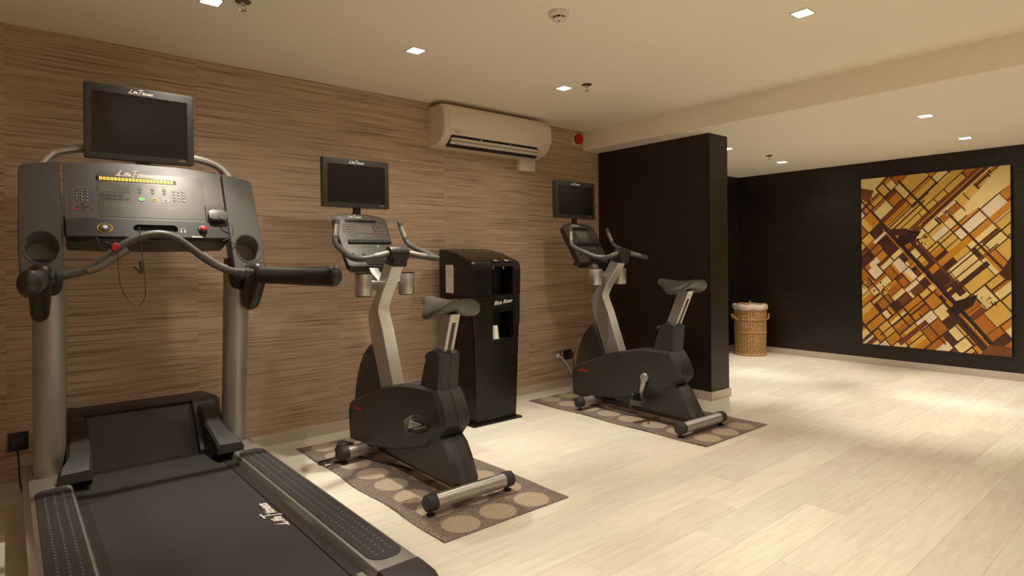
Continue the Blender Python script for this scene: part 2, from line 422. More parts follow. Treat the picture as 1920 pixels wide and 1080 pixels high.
# ceilings and beam
bm = NB(); box(bm, X0 - 0.1, XB + 0.02, Y0 - 0.1, YF + 0.1, ZC, ZC + 0.1)
ceiling = struct('ceiling', bm, M_ceil)
bm = NB(); box(bm, XB, XF + 0.1, Y0 - 0.1, YF + 0.1, ZL, ZC + 0.12)
struct('trim_1', bm, M_beam)['label'] = 'dropped plaster soffit beyond the beam edge'

# sheets of wall covering: each its own part with a fine recessed joint
PWD = 0.8985
bm = NB(); box(bm, X0, XB + 0.22, YW + 0.004, YF + 0.1, 0, ZC)
wall = struct('wall_left', bm, M_slot)
wall.data.materials[0] = M_feature
x = 0.002 - PWD * 2
shared_w = None
while x < XB + 0.22:
    xa, xb = max(x, X0), min(x + PWD, XB + 0.22)
    full = xb - xa > PWD - 1e-6
    if full and shared_w is not None:
        o = bpy.data.objects.new('wall_panel', shared_w); COL.objects.link(o); o.parent = wall
    else:
        b_ = NB(); g = 0.0004; box(b_, -(xb - xa) / 2 + g, (xb - xa) / 2 - g, 0, 0.0042, 0.0, ZC - 0.001)
        o = obj('wall_panel', b_, M_feature, wall, smooth=0)
        if full: shared_w = o.data
    o.location = ((xa + xb) / 2, YW, 0)
    x += PWD
bm = NB(); box(bm, X0, XB + 0.22, YW - 0.012, YW, 0, 0.073, 0.0015, 1)
struct('baseboard_left', bm, M_base)

# dark partition
xa, xb, yp = 4.54, 4.82, 2.805
bm = NB(); box(bm, xa + 0.003, xb - 0.003, yp + 0.003, YF, 0, ZL)
part = struct('wall_partition', bm, M_dark)
for (a, b_) in ((yp, 3.105), (3.105, YW)):
    q = NB(); box(q, 0, 0.0032, -(b_ - a) / 2 + 0.0006, (b_ - a) / 2 - 0.0006, 0.0, ZL - 0.001); o = obj('wall_panel', q, M_dark, part, smooth=0); o.location = (xa, (a + b_) / 2, 0)
q = NB(); box(q, -(xb - xa) / 2, (xb - xa) / 2, 0, 0.0032, 0, ZL - 0.001); o = obj('wall_panel', q, M_dark, part, smooth=0); o.location = ((xa + xb) / 2, yp, 0)
q = NB(); box(q, -0.0032, 0, yp - 3.4, YF - 3.4, 0, ZL - 0.001); o = obj('wall_panel', q, M_dark, part, smooth=0); o.location = (xb, 3.4, 0)
bm = NB()
box(bm, xa - 0.013, xa, yp, YW, 0, 0.073, 0.0015, 1); box(bm, xa - 0.013, xb + 0.013, yp - 0.013, yp, 0, 0.073, 0.0015, 1); box(bm, xb, xb + 0.013, yp, YF, 0, 0.073, 0.0015, 1)
struct('baseboard_partition', bm, M_base)

# far room walls
bm = NB(); box(bm, XF + 0.004, XF + 0.1, Y0, YF + 0.1, 0, ZL + 0.01)
farw = struct('wall_far', bm, M_dark)
y = YF; first = None
while y > Y0:
    a = max(y - PWD, Y0)
    q = NB(); box(q, 0, 0.0042, -(y - a) / 2 + 0.0004, (y - a) / 2 - 0.0004, 0, ZL); o = obj('wall_panel', q, M_dark, farw, smooth=0); o.location = (XF, (a + y) / 2, 0)
    y -= PWD
bm = NB(); box(bm, XF - 0.012, XF, Y0, YF, 0, 0.073, 0.0015, 1); struct('baseboard_far', bm, M_base)
bm = NB(); box(bm, xb, XF + 0.004, YF + 0.004, YF + 0.1, 0, ZL + 0.01)
wn = struct('wall_niche', bm, M_dark)
x = XF
while x > xb:
    a = max(x - PWD, xb)
    q = NB(); box(q, -(x - a) / 2 + 0.0004, (x - a) / 2 - 0.0004, 0, 0.0042, 0, ZL); o = obj('wall_panel', q, M_dark, wn, smooth=0); o.location = ((a + x) / 2, YF, 0)
    x -= PWD
bm = NB(); box(bm, xb + 0.013, XF - 0.012, YF - 0.012, YF, 0, 0.073, 0.0015, 1); struct('baseboard_niche', bm, M_base)
# the unseen sides
bm = NB(); box(bm, X0 - 0.1, X0, Y0, YF + 0.1, 0, ZC); struct('wall_near', bm, M_feature)
bm = NB(); box(bm, X0 - 0.1, XF + 0.1, Y0 - 0.1, Y0, 0, ZC); struct('wall_back', bm, M_white_wall)

# ================================================================ CEILING FITTINGS
def downlight(x, y, z, label, k):
    t = thing('ceiling_light', label, 'ceiling light', (x, y, z), 0, 'recessed square ceiling spots')
    b_ = NB(); s, o_ = 0.040, 0.050
    for (a0, a1, c0, c1) in ((-o_, o_, -o_, -s), (-o_, o_, s, o_), (-o_, -s, -s, s), (s, o_, -s, s)): box(b_, a0, a1, c0, c1, -0.004, -0.0005)
    obj('frame', b_, M_trim, t, smooth=0)
    b_ = NB(); prism(b_, rrect(0.079, 0.079, 0.012, 4), 'z', -0.0032, -0.0012); obj('lens', b_, M_lens, t, smooth=0)
    for nm, e_, sz in (('beam', LAMP_CORE * k, 54), ('spill', LAMP_WIDE * k, 150)):
        ld = bpy.data.lights.new(nm, 'SPOT'); ld.energy = e_; ld.color = LAMP_COL; ld.spot_size = math.radians(sz); ld.spot_blend = 0.8 if (nm == 'beam' and x > XB) else 1.0; ld.shadow_soft_size = 0.026
        lo = bpy.data.objects.new(nm, ld); COL.objects.link(lo); lo.parent = t; lo.location = (0, 0, -0.012)
    return t
L1 = [(0.757, 3.10, 'square ceiling spot above the treadmill at the top left'), (1.863, 3.08, 'square ceiling spot over the nearer exercise bike'),
      (3.105, 3.09, 'square ceiling spot in front of the air conditioner, near the beam'), (3.108, 1.385, 'square ceiling spot at the top right, furthest from the patterned wall'),
      (0.757, 1.385, 'square ceiling spot behind the treadmill, out of frame'),
      (1.863, 1.385, 'square ceiling spot over the open floor, out of frame'), 
      (1.863, -0.35, 'added fill spot behind the camera, out of frame'), (0.757, -0.35, 'added fill spot straight behind the camera, unseen'), (0.757, -2.0, 'added unseen fill spot by the back wall, left'), (1.863, -2.0, 'added unseen fill spot by the back wall, middle'), (3.105, -2.0, 'added unseen fill spot by the back wall, right')]  # spots behind the camera are added, unseen, to brighten ceiling and walls
L2 = [(5.30, 1.46, 'square spot in the dropped ceiling in front of the painting'), (6.58, 1.51, 'square spot in the dropped ceiling close above the painting'),
      (6.58, 3.17, 'square spot in the dropped ceiling above the wicker basket'), (5.34, 3.11, 'square spot in the dropped ceiling half hidden behind the dark partition'),
      (6.58, -0.25, 'square spot in the dropped ceiling, far right of the frame')]
for x, y, lb in L1: downlight(x, y, ZC, lb, 0.58 if 1 < y < 2 else (1.0 if y > 2 else 1.5))
for x, y, lb in L2: downlight(x, y, ZL, lb, 1.0)

def sprinkler(x, y, z, label):
    t = thing('sprinkler', label, 'sprinkler', (x, y, z), 0, 'ceiling sprinklers')
    b_ = NB(); lathe(b_, [(0.034, 0), (0.036, -0.004), (0.022, -0.008), (0.008, -0.009)], (0, 0, 0)); obj('cover_plate', b_, M_bronze, t)
    b_ = NB(); lathe(b_, [(0.010, -0.007), (0.010, -0.022), (0.006, -0.024)], (0, 0, 0), seg=12)
    tube(b_, [(-0.009, 0, -0.022), (-0.012, 0, -0.034), (-0.003, 0, -0.044)], 0.002, 6, 3); tube(b_, [(0.009, 0, -0.022), (0.012, 0, -0.034), (0.003, 0, -0.044)], 0.002, 6, 3)
    obj('nozzle', b_, M_steel, t)
    b_ = NB(); lathe(b_, [(0.015, -0.044), (0.015, -0.046)], (0, 0, 0), seg=14); obj('deflector', b_, M_steel, t)
sprinkler(3.17, 2.925, ZC, 'metal sprinkler head beside the ceiling spot near the air conditioner')
sprinkler(6.05, 3.05, ZL, 'metal sprinkler head on the dropped ceiling left of the painting')
sprinkler(0.875, 3.01, ZC, 'metal sprinkler head at the top edge beside the treadmill spot')

t = thing('smoke_detector', 'round white smoke detector on the main ceiling', 'smoke detector', (2.136, 2.155, ZC))
b_ = NB(); lathe(b_, [(0.052, 0), (0.053, -0.010), (0.051, -0.017)], (0, 0, 0), seg=36); obj('base', b_, M_trim, t)
b_ = NB(); lathe(b_, [(0.050, -0.0165), (0.047, -0.022), (0.036, -0.025), (0.034, -0.026)], (0, 0, 0), seg=36); obj('collar', b_, M_trim, t)
b_ = NB(); lathe(b_, [(0.030, -0.0255), (0.030, -0.036)], (0, 0, 0), seg=36); obj('mesh_chamber', b_, M_slot, t)
b_ = NB()
for k in range(8):
    a = k * PI / 4 + 0.3; box(b_, -0.0025, 0.0025, 0.030, 0.0345, -0.037, -0.025)
    bmesh.ops.rotate(b_, verts=b_.verts[-8:], cent=(0, 0, 0), matrix=Matrix.Rotation(a, 3, 'Z'))
obj('rib_ring', b_, M_trim, t)
b_ = NB(); lathe(b_, [(0.035, -0.036), (0.034, -0.041), (0.026, -0.044), (0.0, -0.0445)], (0, 0, 0), seg=36); obj('cap', b_, M_trim, t)
b_ = NB(); lathe(b_, [(0.005, -0.044), (0.005, -0.0462)], (0, 0, 0), seg=12); obj('indicator', b_, M_slot, t)

# ================================================================ AIR CONDITIONER
t = thing('air_conditioner', 'cream wall mounted split air conditioner under the ceiling', 'air conditioner', (2.562, YW, 2.085))
Lx = 1.115; prof = [(0, 0.0), (0, 0.325), (-0.165, 0.325), (-0.195, 0.312), (-0.213, 0.285), (-0.222, 0.24), (-0.226, 0.18), (-0.222, 0.12), (-0.205, 0.075), (-0.16, 0.030), (-0.10, 0.008)]
b_ = NB()
rings = []
for u, s in ((0, 0.93), (0.012, 0.985), (0.03, 1.0), (Lx - 0.03, 1.0), (Lx - 0.012, 0.985), (Lx, 0.93)):
    rings.append([(u, p[0] * s, 0.1625 + (p[1] - 0.1625) * s) for p in prof])
loft(b_, rings); body = obj('body', b_, M_acw, t, smooth=30)
c_ = NB(); prism(c_, [(-0.25, 0.062), (-0.214, 0.086), (-0.13, 0.075), (-0.13, -0.02), (-0.165, 0.004)], 'x', 0.07, Lx - 0.12)
cut(body, c_)
b_ = NB(); prism(b_, [(-0.165, 0.0055), (-0.195, 0.083), (-0.131, 0.0745), (-0.131, 0.0)], 'x', 0.0705, Lx - 0.1205); obj('outlet_shade', b_, M_slot, t)  # near-black block painting the shade inside the outlet, behind the louvres
b_ = NB(); prism(b_, [(-0.212, 0.058), (-0.209, 0.063), (-0.186, 0.048), (-0.189, 0.043)], 'x', 0.075, Lx - 0.125, 0.001, 1); obj('louvre', b_, M_acw, t)
b_ = NB(); prism(b_, [(-0.196, 0.034), (-0.193, 0.038), (-0.172, 0.022), (-0.175, 0.018)], 'x', 0.075, Lx - 0.125, 0.001, 1); obj('louvre', b_, M_acw, t)
for u in (0.36, 0.66):
    b_ = NB(); prism(b_, [(-0.212, 0.078), (-0.206, 0.080), (-0.165, 0.045), (-0.150, 0.022), (-0.158, 0.016), (-0.175, 0.03)], 'x', u, u + 0.006); obj('louvre_bracket', b_, M_acw, t)
b_ = NB(); rings = []
for u in (0.045, Lx - 0.004):
    rings.append([(u, a, b) for a, b in ((-0.2145, 0.280), (-0.2255, 0.240), (-0.2295, 0.180), (-0.2265, 0.125), (-0.2245, 0.125), (-0.2265, 0.180), (-0.222, 0.240), (-0.2115, 0.278))])
loft(b_, rings); obj('front_panel', b_, M_acw, t, smooth=40)
text('lettering', 'DAIKIN', 0.018, M_ink2, t, frame((0.115, -0.2242, 0.1), (1, 0, 0), (0, -0.12, 1)), 0.2, 0.0004)
text('lettering', 'Inverter', 0.013, M_ink2, t, frame((Lx - 0.075, -0.2242, 0.1), (1, 0, 0), (0, -0.12, 1)), 0.2)
b_ = NB(); box(b_, 0.96, 1.04, -0.216, -0.209, 0.068, 0.082, 0.001, 1); obj('sensor_window', b_, M_trim, t)

t = thing('pipe_cover', 'small ribbed cream pipe trunking under the air conditioner', 'pipe cover', (3.555, YW, 1.985))
b_ = NB(); box(b_, -0.088, 0.088, -0.05, 0, 0, 0.103, 0.004, 2); obj('box', b_, M_trim, t)
for u in (-0.045, 0.0, 0.045):
    b_ = NB(); box(b_, u - 0.014, u + 0.014, -0.055, -0.048, 0.004, 0.100, 0.003, 2); obj('rib', b_, M_trim, t)

t = thing('fire_alarm_sounder', 'round red fire alarm sounder between air conditioner and beam', 'fire alarm', (4.215, YW, 2.352))
b_ = NB(); lathe(b_, [(0.056, 0), (0.056, -0.022), (0.050, -0.026)], (0, 0, 0), 'y', 36); obj('base', b_, M_trim, t)
b_ = NB(); lathe(b_, [(0.050, -0.024), (0.050, -0.055), (0.042, -0.066), (0.028, -0.067), (0.026, -0.058), (0.014, -0.058), (0.012, -0.068), (0, -0.070)], (0, 0, 0), 'y', 36); obj('horn', b_, M_red, t)

# ================================================================ SOCKETS AND CABLES
def socket(name, label, x, z, w, h, m, double=False):
    t = thing(name, label, 'socket', (x, YW, z))
    b_ = NB(); box(b_, -w / 2, w / 2, -0.010, 0, -h / 2, h / 2, 0.002, 2); obj('face_plate', b_, m, t)
    return t
t = socket('power_socket', 'black wall socket with a black plug left of the treadmill post', 0.047, 0.282, 0.084, 0.094, M_blackp)
b_ = NB(); box(b_, -0.028, 0.020, -0.045, -0.009, -0.026, 0.026, 0.008, 2); obj('plug', b_, M_rubber, t)
t = socket('network_socket', 'brushed steel data socket low on the wall behind the further bike', 3.945, 0.300, 0.104, 0.098, M_steel)
b_ = NB(); box(b_, -0.016, 0.024, -0.014, -0.009, -0.018, 0.018, 0.001, 1); obj('jack_insert', b_, M_trim, t)
t = socket('power_socket', 'black wall socket beside the steel data socket', 4.075, 0.298, 0.098, 0.092, M_blackp)
b_ = NB(); box(b_, 0.005, 0.050, -0.045, -0.009, -0.030, 0.026, 0.010, 2); obj('plug', b_, M_rubber, t)
def cable(name, label, pts, r, m, seg=8, sm=8):
    b_ = NB(); tube(b_, pts, r, seg, sm); o = obj(name, b_, m, None, smooth=60); return tag(o, label, 'cable')
cable('power_cable', 'black power cable hanging from the socket behind the treadmill', [(0.043, 4.0, 0.262), (0.045, 4.0, 0.235), (0.049, 4.005, 0.16), (0.052, 4.012, 0.085), (0.07, 3.99, 0.02), (0.14, 3.93, 0.006), (0.22, 3.86, 0.006)], 0.0045, M_rubber)
cable('network_cable', 'white network cable curving down from the steel socket to the further bike',
      [(3.955, 4.030, 0.298), (3.93, 4.00, 0.300), (3.94, 3.965, 0.283), (3.955, 3.925, 0.232), (3.975, 3.895, 0.165), (3.975, 3.87, 0.10), (3.925, 3.85, 0.045), (3.87, 3.825, 0.013), (3.90, 3.78, 0.0105), (3.90, 3.66, 0.0105), (3.84, 3.50, 0.0105), (3.72, 3.30, 0.0105), (3.66, 3.10, 0.0105), (3.66, 2.90, 0.0105)], 0.0042, M_cable_w)
cable('power_cable', 'black power cable dropping from the black socket by the partition',
      [(4.10, 4.0, 0.27), (4.105, 3.985, 0.22), (4.10, 3.985, 0.12), (4.08, 3.97, 0.03), (4.06, 3.92, 0.0062), (4.04, 3.87, 0.0062), (4.02, 3.78, 0.0125), (3.99, 3.64, 0.0125), (3.93, 3.50, 0.0125)], 0.0045, M_rubber)
b_ = NB(); pts = []
for k in range(60):
    a = k * 0.55; pts.append((1.575 + 0.048 * math.cos(a * 1.9 + math.sin(k)), 3.475 + 0.030 * math.sin(a * 2.3), 0.020 + 0.0012 * k + 0.012 * math.sin(k * 1.7)))
pts = [(1.56, 3.42, 0.012), (1.46, 3.40, 0.012), (1.41, 3.47, 0.013)] + pts + [(1.60, 3.45, 0.03), (1.66, 3.36, 0.0125), (1.70, 3.22, 0.0125), (1.74, 3.10, 0.0125), (1.76, 3.0, 0.0125)]
tube(b_, pts, 0.0055, 7, 3)
o = obj('power_cable', b_, M_rubber, None, smooth=60); tag(o, 'tangled black power cable on the mat by the nearer bike', 'cable')
b_ = NB(); tube(b_, [(1.52, 3.40, 0.012), (1.46, 3.395, 0.03), (1.44, 3.42, 0.018), (1.47, 3.45, 0.012)], 0.003, 6, 5)
prism(b_, [(0, 0), (0.055, 0.012), (0.06, 0.035), (0.004, 0.024)], 'z', 0, 0.0012)
o = obj('paper_tag', b_, M_paper, None)
o.data.materials.append(M_rubber)
for p in o.data.polygons: p.material_index = 1 if p.center.y > 3 else 0
for v in o.data.vertices:
    if v.co.y < 3: v.co = (v.co.x + 1.415, v.co.y + 3.375, 0.013 + v.co.z + 0.010 * math.sin(v.co.x * 60))
tag(o, 'white paper tag on a thin cord by the nearer bike foot', 'tag')

# ================================================================ MATS
def runner(label, xc, yc, w, l, seed, dy=0.0):
    rn = random.Random(seed); nx, ny = 26, 70
    b_ = NB(); top = []; bot = []
    ph = [rn.uniform(0, 6) for _ in range(6)]
    for j in range(ny + 1):
        rt, rb_ = [], []
        for i in range(nx + 1):
            u, v = i / nx - 0.5, j / ny - 0.5
            e = max(0, (abs(u) - 0.42) / 0.08)
            z = 0.006 + e * e * 0.005 * max(0, math.sin(v * 22 + ph[0] + (2 if u > 0 else 0))) * (1 if u < 0 else 0.7)
            xo = e * 0.006 * math.sin(v * 19 + ph[1]) + (0.004 * math.sin(v * 11 + ph[2]))
            rt.append(b_.verts.new((u * w + xo, v * l + dy, z))); rb_.append(b_.verts.new((u * w + xo, v * l + dy, z - 0.0045 if z > 0.0065 else 0.0005)))
        top.append(rt); bot.append(rb_)
    for j in range(ny):
        for i in range(nx):
            b_.faces.new((top[j][i], top[j][i + 1], top[j + 1][i + 1], top[j + 1][i])); b_.faces.new((bot[j][i], bot[j + 1][i], bot[j + 1][i + 1], bot[j][i + 1]))
    for j in range(ny):
        b_.faces.new((top[j][0], top[j + 1][0], bot[j + 1][0], bot[j][0])); b_.faces.new((top[j][nx], bot[j][nx], bot[j + 1][nx], top[j + 1][nx]))
    for i in range(nx):
        b_.faces.new((top[0][i], bot[0][i], bot[0][i + 1], top[0][i + 1])); b_.faces.new((top[ny][i], top[ny][i + 1], bot[ny][i + 1], bot[ny][i]))
    o = obj('floor_mat', b_, M_runner, None, smooth=50); o.location = (xc, yc, 0)
    return tag(o, label, 'mat', 'woven mats under the exercise bikes')

# the origin of each mat sits on a disc, so the woven grid falls where it does in the place
runner('brown woven mat with beige discs under the nearer exercise bike', 1.788, 2.245 + 0.2145 * 4, 0.745, 1.69, 1, -0.113)
runner('brown woven mat with beige discs under the further exercise bike', 3.778, 2.235 + 0.2145 * 4, 0.775, 1.69, 2, -0.113)

# ================================================================ TELEVISION ON A MACHINE
def television(parent, c, w, h, tilt=0.0, stem=0.1):
    """screen facing -y, centre c (local to the machine)"""
    X = frame(c, (1, 0, 0), (0, math.sin(tilt), math.cos(tilt)))   # x right, y up, z towards viewer
    b_ = NB(); prism(b_, rrect(w, h, 0.008, 3), 'z', -0.045, 0.0, 0.004, 2)
    prism(b_, rrect(w * 0.7, h * 0.7, 0.01, 3), 'z', -0.07, -0.045, 0.008, 2)
    tv = obj('television', b_, M_darkp, parent, xf=X)
    bz = 0.035; b_ = NB(); prism(b_, rrect(w - 2 * bz, h - 0.080, 0.004, 3, 0, -0.004), 'z', -0.01, 0.0006); obj('screen', b_, M_screen, tv, xf=X)
    b_ = NB()
    for (a, q, cc, d) in ((-w / 2 + bz - .004, w / 2 - bz + .004, -h / 2 + .032, -h / 2 + .0355), (-w / 2 + bz - .004, w / 2 - bz + .004, h / 2 - .0435, h / 2 - .040), (-w / 2 + bz - .004, -w / 2 + bz, -h / 2 + .032, h / 2 - .04), (w / 2 - bz, w / 2 - bz + .004, -h / 2 + .032, h / 2 - .04)):
        box(b_, a, q, cc, d, 0, 0.0025)
    obj('screen_rim', b_, M_gloss, tv, smooth=0, xf=X)
    script_logo(tv, X @ Matrix.Translation((0, h / 2 - 0.031, 0.0008)), 0.021, M_ink)
    text('lettering', 'HDTV', 0.011, M_ink2, tv, X @ Matrix.Translation((w / 2 - 0.055, -h / 2 + 0.013, 0.0006)), 0, 0.0002)
    return tv

# ================================================================ EXERCISE BIKE
def make_bike(label, xc, yc, rz, crank_deg, pedal_deg, upside):
    OY = 2.95
    t = thing('exercise_bike', label, 'exercise bike', (xc, yc, 0), rz, 'upright exercise bikes along the patterned wall')
    TR = Matrix.Translation((0, -OY, 0))
    def part(name, bm, m, par=t, smooth=35, pre=None): return obj(name, bm, m, par, smooth=smooth, xf=TR if pre is None else TR @ pre)
    # housing: three layers so the side faces are chamfered towards the seam
    side = [(3.605, 0.250), (3.585, 0.300), (3.40, 0.372), (3.23, 0.434), (3.09, 0.475), (2.957, 0.507), (2.84, 0.520), (2.733, 0.527), (2.62, 0.527), (2.585, 0.470), (2.556, 0.400), (2.552, 0.370), (2.60, 0.318), (2.72, 0.235), (2.887, 0.187), (3.05, 0.145), (3.214, 0.120), (3.40, 0.096), (3.585, 0.082)]
    rim = [(3.635, 0.250), (3.605, 0.312), (3.41, 0.385), (3.237, 0.447), (3.094, 0.488), (2.958, 0.520), (2.84, 0.534), (2.733, 0.540), (2.605, 0.538), (2.560, 0.478), (2.527, 0.400), (2.524, 0.366), (2.585, 0.300), (2.71, 0.222), (2.882, 0.175), (3.046, 0.132), (3.210, 0.107), (3.40, 0.083), (3.615, 0.070)]
    b_ = NB()
    rings = [[(x, p[0], p[1]) for p in P_] for x, P_ in ((-0.092, side), (-0.070, rim), (-0.0015, rim))]
    loft(b_, rings); rings = [[(-x, p[0], p[1]) for p in P_] for x, P_ in ((-0.092, side), (-0.070, rim), (-0.0015, rim))]; loft(b_, rings)
    ins = [(3.1 + (p[0] - 3.1) * 0.99, 0.3 + (p[1] - 0.3) * 0.985) for p in rim]
    prism(b_, ins, 'x', -0.002, 0.002)
    hs = part('housing', b_, M_darkp, smooth=28)
    for sx in (-1, 1):
        b_ = NB(); lathe(b_, [(0.007, -0.0005), (0.007, 0.0008)], (sx * 0.092, 3.09, 0.44), 'x', 12); part('screw_recess', b_, M_slot)
    # maker's mark in red on both flanks, slanting with the housing
    for sx in (-1, 1):
        X = frame((sx * 0.0926, 3.475, 0.283), (0, -sx * -1 if sx > 0 else -1, 0), (0, 0.03, 1))
        script_logo(hs, TR @ X @ Matrix.Rotation(math.radians(5 if sx < 0 else -5), 4, 'Z'), 0.023, M_redink)
    # rear leg
    b_ = NB(); P1 = [(3.20, 0.118), (2.90, 0.187), (2.70, 0.255), (2.590, 0.300), (2.545, 0.27), (2.500, 0.20), (2.452, 0.108), (2.46, 0.088), (2.78, 0.090), (3.10, 0.100)]
    P2 = [(3.22, 0.115), (2.90, 0.195), (2.70, 0.262), (2.570, 0.300), (2.520, 0.255), (2.470, 0.18), (2.424, 0.104), (2.435, 0.082), (2.78, 0.084), (3.12, 0.094)]
    loft(b_, [[(x, p[0], p[1]) for p in Q] for x, Q in ((-0.072, P1), (-0.048, P2), (-0.0012, P2))]); loft(b_, [[(-x, p[0], p[1]) for p in Q] for x, Q in ((-0.072, P1), (-0.048, P2), (-0.0012, P2))])
    prism(b_, [(2.8 + (p[0] - 2.8) * 0.985, 0.17 + (p[1] - 0.17) * 0.97) for p in P2], 'x', -0.002, 0.002)
    part('leg', b_, M_darkp, smooth=28)
    # tall fin in front of the mast
    b_ = NB(); F = [(3.60, 0.29), (3.592, 0.38), (3.565, 0.47), (3.52, 0.56), (3.47, 0.625), (3.415, 0.672), (3.383, 0.690), (3.35, 0.60), (3.262, 0.40)]
    prism(b_, F, 'x', -0.055, 0.055, 0.012, 3); part('fin', b_, M_darkp)
    b_ = NB(); lathe(b_, [(0.008, -0.001), (0.008, 0.001)], (-0.055, 3.41, 0.645), 'x', 12); part('screw_recess', b_, M_slot)
    # mast
    b_ = NB(); MP = [(3.255, 0.38), (3.32, 0.55), (3.385, 0.70), (3.424, 0.81), (3.430, 0.86), (3.415, 0.90), (3.370, 0.955), (3.320, 1.015), (3.272, 1.105), (3.205, 1.20), (3.115, 1.19), (3.17, 1.10), (3.246, 1.008), (3.297, 0.925), (3.302, 0.905), (3.290, 0.87), (3.245, 0.78), (3.118, 0.46), (3.10, 0.40)]
    prism(b_, MP, 'x', -0.040, 0.040, 0.003, 1); mast = part('mast', b_, M_silver, smooth=18)
    b_ = NB()
    for (yy, zz) in ((3.375, 0.92), (3.335, 0.905), (3.345, 0.86), (3.40, 0.80)):
        for sx in (-1, 1): lathe(b_, [(0.0045, 0), (0.0045, sx * 0.002), (0.002, sx * 0.0025)], (sx * 0.040, yy, zz), 'x', 10)
    part('bolts', b_, M_chrome, par=mast)['kind'] = 'stuff'
    # second stay that carries the console
    b_ = NB(); prism(b_, [(3.33, 1.01), (3.40, 1.03), (3.52, 1.19), (3.48, 1.22), (3.40, 1.13), (3.27, 1.06)], 'x', -0.03, 0.03, 0.004, 2); part('console_stay', b_, M_silver)
    # clamp
    b_ = NB(); lathe(b_, [(0.030, -0.066), (0.040, -0.060), (0.043, -0.045), (0.043, 0.045), (0.040, 0.060), (0.030, 0.066)], (0, 3.128, 1.243), 'x', 24)
    prism(b_, [(3.085, 1.243), (3.10, 1.165), (3.205, 1.185), (3.175, 1.250), (3.15, 1.28), (3.11, 1.28)], 'x', -0.046, 0.046, 0.006, 2); part('clamp', b_, M_blackp)
    # handlebar: two bullhorn grips
    hp = [(0.05, 3.125, 1.243), (0.13, 3.10, 1.228), (0.21, 3.085, 1.214), (0.256, 3.10, 1.212), (0.272, 3.155, 1.220), (0.268, 3.25, 1.248), (0.256, 3.37, 1.285), (0.247, 3.43, 1.312), (0.236, 3.452, 1.35), (0.224, 3.468, 1.40), (0.214, 3.480, 1.445)]
    for sx in (-1, 1):
        b_ = NB(); tube(b_, [(sx * p[0], p[1], p[2]) for p in hp], 0.0175, 12, 4, dome=True); hb = part('handlebar', b_, M_grip, smooth=60)
        b_ = NB(); tube(b_, [(sx * p[0], p[1] - 0.003, p[2] + 0.0045) for p in ((0.07, 3.119, 1.240), (0.13, 3.10, 1.228), (0.17, 3.092, 1.221))], 0.0158, 10, 3); part('pulse_sensor', b_, M_silver2, par=hb, smooth=60)
        b_ = NB(); tube(b_, [(sx * p[0] - 0.002, p[1] - 0.004, p[2]) for p in ((0.236, 3.452, 1.35), (0.224, 3.468, 1.40), (0.219, 3.474, 1.42))], 0.0158, 10, 3); part('pulse_sensor', b_, M_silver2, par=hb, smooth=60)
        # bottle holder
        cx = sx * 0.143 - 0.005
        b_ = NB(); prof = [(0.020, 0.0), (0.043, 0.0), (0.046, 0.006)]; lathe(b_, prof, (cx, 3.27, 0.992), seg=28); cup_o = part('bottle_holder', b_, M_blackp)
        b_ = NB(); lathe(b_, [(0.046, 0.005), (0.049, 0.012), (0.050, 0.130), (0.0485, 0.134), (0.0465, 0.130), (0.0455, 0.012)], (cx, 3.27, 0.992), seg=32, cap=False)
        lathe(b_, [(0.0455, 0.014), (0.0, 0.014)], (cx, 3.27, 0.992), seg=32, cap=False); part('steel_sleeve', b_, M_steel, par=cup_o, smooth=50)
        b_ = NB(); lathe(b_, [(0.0462, 0.1305), (0.0502, 0.1315), (0.050, 0.138), (0.0465, 0.138), (0.0458, 0.1305)], (cx, 3.27, 0.992), seg=32, cap=False); part('rim', b_, M_blackp, par=cup_o, smooth=50)
        b_ = NB(); tube(b_, [(sx * 0.030, 3.29, 1.07), (sx * 0.070, 3.28, 1.072), (cx - sx * 0.046, 3.273, 1.078)], 0.011, 10, 3); part('bracket', b_, M_steel, par=cup_o)
    # console, face frame: x across, y up the face, z towards the rider
    bot, top = Vector((0, 3.420, 1.170)), Vector((0, 3.635, 1.500)); H = (top - bot).length
    X = frame(bot, (1, 0, 0), top - bot)
    def outline(k, e=0.0):
        return [(-0.155 * k, 0.0), (0.155 * k, 0.0), (0.170 * k, 0.012), (0.184 * k, 0.33), (0.178 * k, 0.362), (0.156 * k, 0.378), (0.07, H + 0.004), (-0.07, H + 0.004), (-0.156 * k, 0.378), (-0.178 * k, 0.362), (-0.184 * k, 0.33), (-0.170 * k, 0.012)]
    b_ = NB(); loft(b_, [[(p[0], p[1], z) for p in outline(k)] for k, z in ((0.80, -0.075), (0.96, -0.045), (1.0, -0.012), (0.99, 0.0))]); con = part('console', b_, M_blackp, pre=X, smooth=30)
    b_ = NB(); prism(b_, [(p[0] * 0.965, 0.008 + p[1] * 0.96) for p in outline(1.0)], 'z', -0.001, 0.0018); part('face_overlay', b_, M_panel, par=con, pre=X, smooth=0)
    def face(name, m, fn, z0=0.0016, z1=0.0030):
        q = NB(); fn(q); part(name, q, m, par=con, pre=X, smooth=0)
    face('message_display', M_gloss, lambda q: prism(q, rrect(0.215, 0.021, 0.003, 2, 0.0, 0.340), 'z', 0.0016, 0.0026))
    face('graphic_display', M_lcd, lambda q: prism(q, rrect(0.122, 0.064, 0.004, 2, 0.005, 0.280), 'z', 0.0016, 0.0026))
    def rack(q): prism(q, rrect(0.300, 0.026, 0.010, 3, 0.02, 0.183), 'z', 0.0014, 0.0024)
    face('rack_slot', M_slot, rack)
    b_ = NB(); prism(b_, [(-0.130, 0.167), (0.165, 0.167), (0.160, 0.175), (-0.126, 0.175)], 'z', 0.001, 0.014, 0.002, 1); part('reading_rack', b_, M_blackp, par=con, pre=X)
